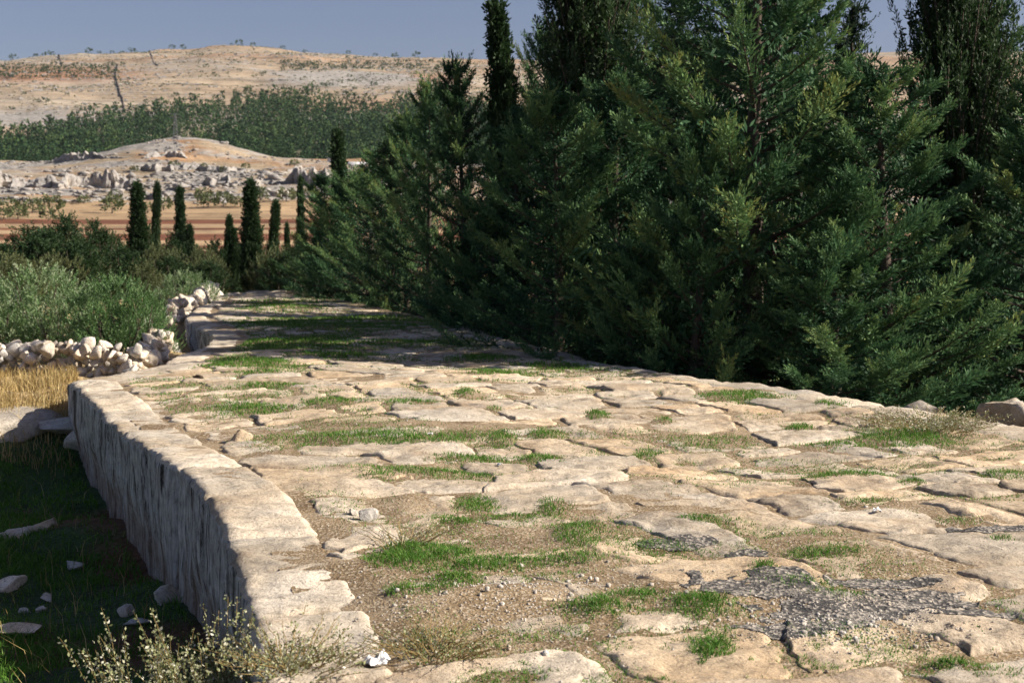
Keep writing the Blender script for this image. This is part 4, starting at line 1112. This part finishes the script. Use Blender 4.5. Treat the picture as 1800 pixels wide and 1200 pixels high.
# ------------------------------------------------------------------ far country: pines, shrubs, rocks, walls, house, pylon
def small_tree(seed, H, R, n, leafmat, name, conical=True, blob=0.9):
    rng = np.random.default_rng(seed)
    q = rng.uniform(0.0, 1, n) ** 1.15 if conical else rng.uniform(0.15, 1, n)
    prof = (np.clip(1 - q, 0, 1) ** 0.85 * 1.0 + 0.06) if conical else np.sqrt(np.clip(1 - (q - 0.5) ** 2 / 0.27, 0, 1))
    az = rng.uniform(0, 6.28, n); rr = R * prof * np.sqrt(rng.uniform(0.25, 1, n))
    P = np.stack([np.cos(az) * rr, np.sin(az) * rr, q * H * 0.92], 1)
    A = unit(np.stack([np.cos(az), np.sin(az), rng.uniform(0.2, 1.2, n)], 1) + rng.normal(0, 0.2, (n, 3)))
    V, Fq, tt = plumes(P, A, np.full(n, R * 0.55 * blob), np.full(n, R * 0.4 * blob), 5, rng, np.clip(rng.normal(0.45, 0.2, n), 0, 1), R * 0.42 * blob, R * 0.13 * blob)
    tv, tf = tube([(0, 0, -0.5), (0, 0, H * 0.5), (0, 0, H * 0.85)], [R * 0.09, R * 0.06, 0.01], 5)
    return V, Fq, tt, tv, tf

def img_y(x, y, z): return 420 - 2500 * (z - CAM_H) / y
def build_pines():
    rng = np.random.default_rng(801)
    kits = []
    for i in range(5):
        V, Fq, tt, tv, tf = small_tree(810 + i, 11.0, 3.2, 36, M_PINE, 'pine', True, 0.9)
        tv = tv * np.array([0.45, 0.45, 1]); v = np.concatenate([V, tv]); f = np.concatenate([Fq, tf + len(V)]); t = np.r_[tt, np.full(len(tv), 0.15)]
        kits.append((v, f, t, mesh('pine_tree', v, f, M_PINE, False, {'tint': t})))
    TX = [-150, 0, 90, 130, 280, 330, 400, 560, 640, 700, 800, 1000]
    TY = [225, 232, 228, 212, 196, 186, 176, 166, 176, 172, 176, 180]
    N = 9000
    Y = rng.uniform(730, 1230, N); px = rng.uniform(-60, 960, N)
    x = (px - 900) / 2500 * Y; z = terrain(x, Y); iy = img_y(x, Y, z)
    lim = np.interp(px, TX, TY) + 16
    clr = np.exp(-((px - 405) / 38) ** 2 - ((iy - 225) / 20) ** 2) + 0.8 * np.exp(-((px - 560) / 60) ** 2 - ((iy - 180) / 16) ** 2) + 0.8 * np.exp(-((px - 0) / 60) ** 2 - ((iy - 240) / 20) ** 2) + 0.5 * np.exp(-((px - 640) / 50) ** 2 - ((iy - 200) / 14) ** 2)
    thin = (sstep(0, 12, iy - lim) * 0.65 + 0.35) * (0.25 + 0.75 * sstep(-0.45, 0.0, fbm(x * 0.018, Y * 0.012, seed=807, oct=3)))
    ok = (iy > lim) & (iy < 312) & (rng.random(N) > clr * 1.1) & (rng.random(N) < thin)
    idx = np.where(ok)[0]
    chosen, cell = [], {}
    for i in idx:                                   # keep trees apart
        k = (int(x[i] // 6.8), int(Y[i] // 13.0))
        if k in cell: continue
        cell[k] = 1; chosen.append(i)
    # hidden by the mound?
    ch = np.array(chosen); tt_ = np.linspace(0.45, 0.97, 24)[:, None]
    zt = CAM_H + (z[ch] + 9 - CAM_H)[None] * tt_
    vis = ch[(terrain(x[ch][None] * tt_, Y[ch][None] * tt_) < zt + 0.3).all(0)].tolist()
    vis.sort(key=lambda i: Y[i])
    st_v, st_f, st_t, k = [], [], [], 0
    for c, i in enumerate(vis):
        s = rng.uniform(0.65, 1.65); kit = kits[rng.integers(5)]; r = rng.uniform(0, 6.28)
        sx = s * rng.uniform(0.8, 1.1); sh = rng.normal(0, 0.13)
        if c < 300:
            o = obj('pine_tree', kit[3], None, (x[i], Y[i], z[i]), (0, 0, r), (sx, sx, s))
            tag(o, 'dark green pine of the plantation on the lower slope of the far hill', 'pine tree', 'pines of the hillside plantation')
        else:
            cr, sr = math.cos(r), math.sin(r); v = kit[0]
            st_v.append(np.stack([(v[:, 0] * cr - v[:, 1] * sr) * sx + x[i], (v[:, 0] * sr + v[:, 1] * cr) * sx + Y[i], v[:, 2] * s + z[i]], 1))
            st_f.append(kit[1] + k); st_t.append(np.clip(kit[2] + sh, 0, 1)); k += len(v)
    if st_v:
        tag(obj('pine_forest', mesh('pine_forest', np.concatenate(st_v), np.concatenate(st_f), M_PINE, False, {'tint': np.concatenate(st_t)})),
            'upper part of the pine plantation covering the far hillside', kind='stuff')
    return len(vis)
NP = build_pines()

def build_hill_shrubs():
    rng = np.random.default_rng(821)
    kits = []
    for i in range(4):
        V, Fq, tt, tv, tf = small_tree(830 + i, 2.6, 1.5, 26, M_PINE, 'shrub', False, 1.0)
        kits.append(mesh('hill_shrub', V, Fq, M_COLUMN, False, {'tint': tt}))
    cand = []
    lab = ['']
    def put(px, iy_t, s):
        # walk out along the sight line until the hill reaches that height
        Y = np.linspace(1000, 1930, 250); x = (px - 900) / 2500 * Y; z = terrain(x, Y); iy = img_y(x, Y, z)
        k = int(np.argmin(np.abs(iy - iy_t)))
        cand.append((x[k], Y[k], z[k], s, lab[0]))
    lab[0] = 'dark orchard shrub in rows on the reddish field of the far hill'
    for r in range(4):                                # orchard rows at the left
        for px in np.arange(2, 214, 9.5): put(px + rng.normal(0, 2.5), 122 + r * 6.5 + rng.normal(0, 1.0), rng.uniform(0.8, 1.35))
    lab[0] = 'dark shrub in the loose rows below the right shoulder of the far hill'
    for r in range(3):
        for px in np.arange(500, 800, 8.5): put(px + rng.normal(0, 3), 117 + r * 5 - 0.006 * (px - 500) + rng.normal(0, 1.0), rng.uniform(0.7, 1.2))
    lab[0] = 'dark bush standing on the very crest of the far hill against the sky'
    for px in (35, 75, 92, 163, 182, 205, 245, 310, 325, 412, 425, 450, 500, 540, 585, 620, 660, 700, 735): put(px + rng.normal(0, 3), np.interp(px, CX, CY) + 1, rng.uniform(0.7, 1.9))
    lab[0] = 'small dark shrub scattered alone on the bare slope of the far hill'
    for k in range(85): put(rng.uniform(0, 800), rng.uniform(100, 205), rng.uniform(0.5, 1.2))
    lab[0] = 'shrub on the bit of hill seen between the right trees'
    for px in (1570, 1575, 1590, 1595): put(px, 108 + rng.normal(0, 5), 1.0)
    cand.sort(key=lambda c: -c[3] / c[1])
    for (x, y, z, s, lb) in cand[:298]:
        o = obj('hill_shrub', kits[rng.integers(4)], None, (x, y, z - 0.2), (0, 0, rng.uniform(0, 6.28)), (s * 1.7, s * 1.5, s * 1.35))
        tag(o, lb, 'shrub', 'shrubs dotted on the far hill')
build_hill_shrubs()

def build_terrace_trees():
    rng = np.random.default_rng(841)
    kits = []
    for i in range(4):
        V, Fq, tt, tv, tf = small_tree(850 + i, 3.4, 2.1, 60, M_OLIVE, 'olive', False, 0.8)
        kits.append((mesh('olive_crown', V, Fq, M_SCRUB, False, {'tint': tt}), mesh('olive_trunk', tv * np.array([1, 1, 0.6]), tf, M_BARK, True)))
    spots = [(20, 375, 1), (35, 382, .8), (60, 372, .9), (95, 370, 1.1), (88, 385, .7), (205, 360, .9), (200, 372, 1), (205, 345, .6), (360, 352, 1), (368, 362, 1), (395, 361, 1), (290, 367, .9), (262, 372, .7), (425, 362, .8), (460, 350, .9), (505, 352, 1), (538, 345, .7), (240, 300, .6), (310, 296, .8), (362, 296, .6), (435, 295, .6), (520, 290, .7), (395, 300, .5), (150, 355, .6), (5, 385, .8)]
    Y = np.linspace(200, 560, 900)
    for i, (px, iy_t, s) in enumerate(spots):
        x = (px - 900) / 2500 * Y; z = terrain(x, Y); iy = img_y(x, Y, z)
        k = int(np.argmax(iy < iy_t + 3))
        root = tag(obj('olive_tree', None, None, (x[k], Y[k], z[k] - 0.2), (0, 0, i * 1.1), s * 1.0), ('small olive tree on the foot of the rocky mound' if iy_t < 305 else 'round olive tree above the fields at the left edge, left of all cypress columns' if px < 160 else 'round olive tree above the fields close left of the leftmost tall cypress column' if px < 230 else 'round olive tree above the fields between the slender and double tipped cypress columns' if px < 300 else 'round olive tree above the fields between the double tipped and tallest cypress columns' if px < 430 else 'round olive tree above the fields right of the tallest cypress column'), 'olive tree', 'olive trees on the terraces')
        obj('trunk', kits[i % 4][1], root); obj('crown', kits[i % 4][0], root)
build_terrace_trees()

def build_outcrops():
    rng = np.random.default_rng(861)
    shapes = [rock_shape(870 + i, ICO1 if i % 2 else ICO2, 12, (1.25, 0.8, 0.62), 0.18) for i in range(10)]
    shf = [(ICO1 if i % 2 else ICO2)[1] for i in range(10)]
    V, Fc, k = [], [], 0
    N = 26000
    Y = rng.uniform(352, 640, N); px = rng.uniform(-60, 720, N); x = (px - 900) / 2500 * Y
    z = terrain(x, Y); st = (Y / 26.0 + 0.8 * vnoise(x * 0.02, Y * 0.01, seed=5)) % 1.0
    dens = 0.06 + 0.75 * sstep(0.22, 0.36, st) * (1 - sstep(0.6, 0.78, st)) * sstep(-0.35, 0.25, fbm(x * 0.02, Y * 0.02, seed=883, oct=3))
    mm = np.exp(-((x + 118) / 60) ** 4 - ((Y - 512) / 26) ** 2)
    dens = np.maximum(dens, 0.5 * mm * sstep(-0.1, 0.4, fbm(x * 0.05, Y * 0.05, seed=887, oct=3)))
    ok = rng.random(N) < dens * 0.42
    for i in np.where(ok)[0]:
        q = rng.integers(10); s = rng.uniform(0.25, 0.95) * (1.9 if (Y[i] < 470 and rng.random() < 0.25) else 1) * (1.7 if rng.random() < 0.15 else 1.0); r = rng.uniform(0, 6.28)
        v = shapes[q]; cr, sr = math.cos(r), math.sin(r)
        V.append(np.stack([(v[:, 0] * cr - v[:, 1] * sr) * s * 1.35 + x[i], (v[:, 0] * sr + v[:, 1] * cr) * s + Y[i], v[:, 2] * s * 0.8 + z[i] + s * 0.1], 1)); Fc.append(shf[q] + k); k += len(v)
    tag(obj('rock_outcrops', mesh('rock_outcrops', np.concatenate(V), np.concatenate(Fc), M_OUT)), 'grey white limestone outcrops covering the terraces and mound', kind='stuff')
build_outcrops()

def build_hill_scrub():
    rng = np.random.default_rng(891); N = 12000
    Y = rng.uniform(1120, 1900, N); px = rng.uniform(-60, 1000, N); x = (px - 900) / 2500 * Y; z = terrain(x, Y)
    ok = rng.random(N) < 0.15 + 0.85 * sstep(-0.1, 0.5, fbm(x * 0.004, z * 0.16, seed=893, oct=4))
    x, Y, z = x[ok], Y[ok], z[ok]; n = len(x)
    P = np.repeat(np.stack([x, Y, z], 1), 5, 0) + rng.normal(0, 0.45, (n * 5, 3)) * np.array([1.6, 1, 0.25])
    V, Q, T = blades(P, rng.uniform(0.5, 1.3, n * 5), rng.uniform(0.5, 1.0, n * 5), 0.8, np.clip(rng.normal(0.35, 0.2, n * 5), 0, 1), rng)
    tag(obj('hill_scrub', mesh('hill_scrub', V, Q, M_SCRUB, False, {'tint': T})), 'thin low scrub speckling the bare far hill', kind='stuff')
    bv = np.array([(1, 0, 0), (-1, 0, 0), (0, 1, 0), (0, -1, 0), (0, 0, 1)], float); bf = np.array([(0, 2, 4), (2, 1, 4), (1, 3, 4), (3, 0, 4)])
    N = 9000
    Y = rng.uniform(1100, 1900, N); px = rng.uniform(-60, 1000, N); x = (px - 900) / 2500 * Y; z = terrain(x, Y)
    ok = rng.random(N) < 0.08 + 0.9 * sstep(0.05, 0.5, fbm(x * 0.005, z * 0.10, seed=895, oct=4))
    x, Y, z = x[ok], Y[ok], z[ok]; n = len(x); sz = rng.uniform(0.5, 1.7, n)
    Vr = (bv[None] + rng.normal(0, 0.25, (n, 5, 3))) * (sz[:, None, None] * np.array([1.6, 1, 0.7])) + np.stack([x, Y, z], 1)[:, None]
    Fr = bf[None] + np.arange(n)[:, None, None] * 5
    tag(obj('hill_rocks', mesh('hill_rocks', Vr.reshape(-1, 3), Fr.reshape(-1, 3), M_OUT)), 'pale rocks strewn over the bare far hill', kind='stuff')
build_hill_scrub()

def ledge(label, px0, px1, iy, h, seed, tilt=0.0, wob=4.0):
    rng = np.random.default_rng(seed); n = int((px1 - px0) / 1.3); pxs = np.linspace(px0, px1, n)
    Y = np.linspace(300, 560, 700); base = []
    for i, px in enumerate(pxs):
        x = (px - 900) / 2500 * Y; z = terrain(x, Y); tgt = iy + tilt * (i / n) + wob * float(fbm(np.array([px * 0.02]), np.array([seed * 1.7]), seed=seed, oct=3)[0])
        k = int(np.argmax(img_y(x, Y, z) < tgt)); base.append((x[k], Y[k], z[k]))
    base = np.array(base); base[:, 1] = np.convolve(np.pad(base[:, 1], 3, 'edge'), np.ones(7) / 7, 'valid')
    base[:, 2] = terrain(base[:, 0], base[:, 1])
    S = np.cumsum(np.r_[0, np.linalg.norm(np.diff(base[:, :2], axis=0), axis=1)])
    env = np.clip(fbm(S * 0.06, 0 * S + seed, seed=seed + 2, oct=3) * 0.9 + 0.75, 0.35, 1.2) * np.minimum(1, np.minimum(np.arange(n), np.arange(n)[::-1]) / 12)
    rows = []
    for j, (a, back) in enumerate([(-0.25, 0), (0.0, 0), (0.25, 0.1), (0.5, 0.15), (0.75, 0.3), (0.95, 0.7), (1.0, 1.6), (0.9, 3.2), (0.35, 5.5), (-0.3, 7.0)]):
        blk = vnoise(np.floor(S / 1.3 + 0.5 * vnoise(S * 0.3, 0 * S, seed=seed + 21)) * 7.1, np.floor(np.full(n, j) / 3.0) * 3.3, seed=seed + 5)
        d = -0.8 * blk - 0.6 * fbm(S * 0.5, np.full(n, j * 0.8), seed=seed + 6, oct=3)
        hh = h * env * a * (1 + 0.35 * vnoise(S * 0.8, 0 * S + 3, seed=seed + 8) + 0.2 * blk)
        rows.append(np.stack([base[:, 0] + 0.35 * fbm(S * 0.6, np.full(n, j * 1.3), seed=seed + 9, oct=2), base[:, 1] + back + d * (1 if j < 7 else 0.4), base[:, 2] + hh], 1))
    V = np.stack(rows, 0).reshape(-1, 3)
    tag(obj('rock_ledge', mesh('rock_ledge', V, grid_faces(len(rows), n), M_OUT, False)), label, 'rock ledge')
ledge('long grey cracked cliff ledge at the left below the rocky mound', -60, 250, 331, 3.4, 1001)
ledge('grey cliff ledge in the middle below the rocky mound, lower than the left one', 235, 440, 331, 1.9, 1002, -8)
ledge('pale broken cliff ledge at the right end under the white house', 425, 600, 330, 3.0, 1003, -6)
ledge('low pale rock step above the fields', -40, 330, 352, 1.5, 1004)
ledge('thin low rock step above the fields behind the cypress columns', 320, 590, 349, 1.3, 1005, -4)
ledge('grey rock shoulder on the left flank of the mound', 85, 235, 290, 2.2, 1006, -14)
ledge('long thin grey rock band across the foot of the mound', 225, 560, 303, 1.6, 1007, -2)
ledge('short rock band high on the mound face', 250, 335, 280, 1.5, 1008, 0)

def field_wall(label, pts, w, h):
    Y = np.linspace(980, 1930, 900); P = []
    for (px, iy_t) in pts:
        x = (px - 900) / 2500 * Y; z = terrain(x, Y); k = int(np.argmin(np.abs(img_y(x, Y, z) - iy_t))); P.append((x[k], Y[k]))
    _, tot = arc_points(P, np.array([0.0])); s = np.linspace(0, tot, 120); Q, _ = arc_points(P, s)
    rng = np.random.default_rng(len(label))
    Q = Q + rng.normal(0, 0.4, Q.shape); z = terrain(Q[:, 0], Q[:, 1])
    hh = h * rng.uniform(0.7, 1.25, len(s))
    d = unit(np.gradient(Q, axis=0)); n = np.stack([d[:, 1], -d[:, 0]], 1) * w / 2
    V = np.stack([np.c_[Q + n, z - 0.5], np.c_[Q + n * 0.8, z + hh], np.c_[Q - n * 0.8, z + hh], np.c_[Q - n, z - 0.5]], 1).reshape(-1, 3)
    tag(obj('field_wall', mesh('field_wall', V, grid_faces(len(s), 4), M_WALLDARK)), label, 'stone wall')
field_wall('long field wall running straight down the far hill above the pines', [(216, 118), (211, 138), (216, 160), (223, 180), (226, 200)], 1.3, 1.3)
field_wall('short field wall climbing to the crest of the far hill at the left', [(104, 103), (110, 112), (118, 120)], 1.1, 1.0)
field_wall('faint field wall just left of the top of the far hill', [(270, 100), (276, 110), (284, 120)], 0.9, 0.8)

def box(x0, x1, y0, y1, z0, z1):
    v = np.array([(x, y, z) for z in (z0, z1) for y in (y0, y1) for x in (x0, x1)], float)
    f = np.array([(0, 2, 3, 1), (4, 5, 7, 6), (0, 1, 5, 4), (2, 6, 7, 3), (0, 4, 6, 2), (1, 3, 7, 5)])
    return v, f
def build_house():
    Y = 560; x = tp(590, Y); z = CAM_H + (420 - 293) / 2500 * Y
    root = tag(obj('house', None, None, (x, Y, z), (0, 0, 0.2)), 'small flat roofed white house on the rise behind the narrow cypress spire', 'house')
    obj('wall', mesh('house_wall', *box(-2.6, 2.6, -2, 2, -1.5, 2.7), M_WHITEWALL), root)
    obj('roof', mesh('house_roof', *box(-2.8, 2.8, -2.2, 2.2, 2.7, 2.95), M_WHITEWALL), root)
    me = mesh('house_window', *box(-0.4, 0.4, -2.06, -1.95, 0.9, 1.9), M_DARKGLASS)
    obj('window', me, root, (-1.3, 0, 0)); obj('window', me, root, (1.4, 0, 0))
    obj('wall_annex', mesh('house_annex', *box(3.4, 14, -1.6, 1.6, -1.5, 1.6), M_WHITEWALL), root)
build_house()

def build_pylon():
    Y = 530; x = tp(313, Y); z = float(terrain(np.array([x]), np.array([Y]))[0])
    parts = []
    H = 11.0; w = lambda t: 0.9 * (1 - t) + 0.22 * t
    for sx in (-1, 1):
        for sy in (-1, 1):
            parts.append(tube([(sx * w(t), sy * w(t), t * H) for t in (0, .5, 1)], [0.07, 0.06, 0.05], 4))
    for k in range(7):
        t0, t1 = k / 7, (k + 1) / 7
        for sy in (-1, 1):
            parts.append(tube([(-w(t0), sy * w(t0), t0 * H), (w(t1), sy * w(t1), t1 * H)], [0.04, 0.04], 4))
            parts.append(tube([(w(t0), sy * w(t0), t0 * H), (-w(t1), sy * w(t1), t1 * H)], [0.04, 0.04], 4))
    root = tag(obj('power_pylon', None, None, (x, Y, z - 0.2)), 'thin lattice pylon standing on the flank of the rocky mound', 'pylon')
    obj('tower', mesh('pylon_tower', *merge(parts), M_STEEL), root)
    obj('crossarm', mesh('pylon_arm', *merge([tube([(-2.2, 0, 9.6), (2.2, 0, 9.6)], [.07, .07], 4), tube([(-1.6, 0, 10.7), (1.6, 0, 10.7)], [.06, .06], 4)]), M_STEEL), root)
build_pylon()

# ------------------------------------------------------------------ plants and litter on the road
def herb(name, label, px, py, w, h, n_stem, seed, on='road', leaf=0.012, mat=M_SAGE, tint=(0.5, 0.25), z=None, lean=0.8, low=0.15):
    rng = np.random.default_rng(seed)
    if on == 'road': x, y, z0 = on_road(px, py)
    else:
        x, y = px, py; z0 = gz(x, y)
    root = tag(obj(name, None, None, (x, y, z0)), label, 'plant')
    parts, P, D = [], [], []
    for i in range(n_stem):
        az = rng.uniform(0, 6.28); b = np.array([math.cos(az), math.sin(az), 0]) * rng.uniform(0, w * 0.45)
        d = np.array([math.cos(az), math.sin(az), 0]) * lean * rng.uniform(0.1, 1) * w * 0.6
        hh = h * rng.uniform(0.5, 1.05)
        s = np.linspace(0, 1, 6)[:, None]
        path = b + d * s ** 1.3 + np.array([0, 0, hh]) * s + rng.normal(0, 0.006, (6, 3)) * s
        parts.append(tube(path, np.linspace(0.0028, 0.0012, 6), 3))
        m = int(26 * hh / 0.2) + 8
        t = rng.uniform(low, 1, m)
        p = np.stack([np.interp(t, s[:, 0], path[:, k]) for k in range(3)], 1)
        P.append(p + rng.normal(0, 0.008, p.shape)); D.append(unit(rng.normal(size=(m, 3)) + np.array([0, 0, .6])))
    P = np.concatenate(P); D = np.concatenate(D); m = len(P)
    side = unit(np.cross(D, rng.normal(size=(m, 3)))); ll = leaf * rng.uniform(0.6, 1.4, m)
    V = np.stack([P, P + D * (ll * .5)[:, None] + side * (ll * .28)[:, None], P + D * ll[:, None], P + D * (ll * .5)[:, None] - side * (ll * .28)[:, None]], 1).reshape(-1, 3)
    tt = np.clip(rng.normal(tint[0], tint[1], m), 0, 1)
    obj('stems', mesh(name + '_stems', *merge(parts), M_STRAW, True, None), root)
    obj('leaves', mesh(name + '_leaves', V, np.arange(m * 4).reshape(-1, 4), mat, False, {'tint': np.repeat(tt, 4)}), root)
    return root
herb('sage_plant', 'pale flowering weed with white tips at the bottom by the wall end', -1.20, 5.85, .60, .60, 120, 901, 'ditch', .017, low=0.3)
herb('sage_plant', 'tall arching grey weed sprig left of the wall end', -1.55, 6.05, .42, .58, 40, 902, 'ditch', .016, low=0.3)
herb('sage_plant', 'spreading pale weed on the kerb end at the bottom of the picture', 500, 1185, .50, .12, 120, 903, 'road', .014)
herb('sage_plant', 'low brownish weed right of the torn white paper', 760, 1165, .40, .09, 90, 904, 'road', .010, tint=(.4, .25))
herb('sage_plant', 'dry twiggy weed beside the lush grass tuft', 705, 962, .36, .10, 36, 905, 'road', .010, tint=(.55, .2))
herb('sage_plant', 'wide low shrub with white blossoms near the right kerb', 1640, 755, .95, .13, 240, 906, 'road', .017, tint=(.5, .3))

def paper(label, px, py, s, seed):
    rng = np.random.default_rng(seed); n = 9
    x, y, z = on_road(px, py)
    g = np.linspace(-1, 1, n); X, Y = np.meshgrid(g, g)
    Z = 0.45 * fbm(X * 1.6 + seed, Y * 1.6, seed=seed, oct=3)
    Z = Z - Z.min()
    V = np.stack([X.ravel() * s, Y.ravel() * s * 0.6, Z.ravel() * s], 1); V[:, :2] += rng.normal(0, s * 0.06, (n * n, 2))
    V2 = V + np.array([0, 0, 0.0015]); f = grid_faces(n, n)
    tag(obj('paper_scrap', mesh('paper_scrap', np.concatenate([V, V2]), np.concatenate([f[:, ::-1], f + n * n]), M_PAPER), None, (x, y, z + 0.002), (0, 0, seed % 5)), label, 'paper')
paper('crumpled torn white paper on the grass at the bottom of the picture', 658, 1180, .05, 911)
paper('tiny crumpled white paper on the grass beside the dirt hollow', 878, 822, .02, 912)
paper('tiny white paper scrap on the long green grass strip', 755, 762, .022, 913)
paper('bluish white wrapper lying flat in a joint near the right', 1548, 908, .03, 914)
# ------------------------------------------------------------------ the hazy air
def build_haze():
    m = bpy.data.materials.new('haze_air'); m.use_nodes = True; nt = m.node_tree; nt.nodes.clear()
    out = nt.nodes.new('ShaderNodeOutputMaterial'); v = nt.nodes.new('ShaderNodeVolumePrincipled')
    v.inputs['Color'].default_value = (0.80, 0.89, 1.0, 1); v.inputs['Density'].default_value = 0.000028; v.inputs['Anisotropy'].default_value = 0.0
    nt.links.new(v.outputs[0], out.inputs['Volume'])
    zlo = min(o.data.vertices[0].co.z for o in [GROUND_OBJ]) if False else -8.0
    vb, fb = box(-3000, 3000, -30, 5200, zlo, 330.0)
    tag(obj('haze', mesh('haze', vb, fb, m)), kind='stuff')
build_haze()
for o in list(bpy.data.objects):
    if o.type == 'EMPTY' and o.children and o.location.length < 1e-6:
        c = sum((ch.location for ch in o.children), Vector()) / len(o.children); c.z = min(ch.location.z for ch in o.children)
        o.location = c
        for ch in o.children: ch.location = ch.location - c
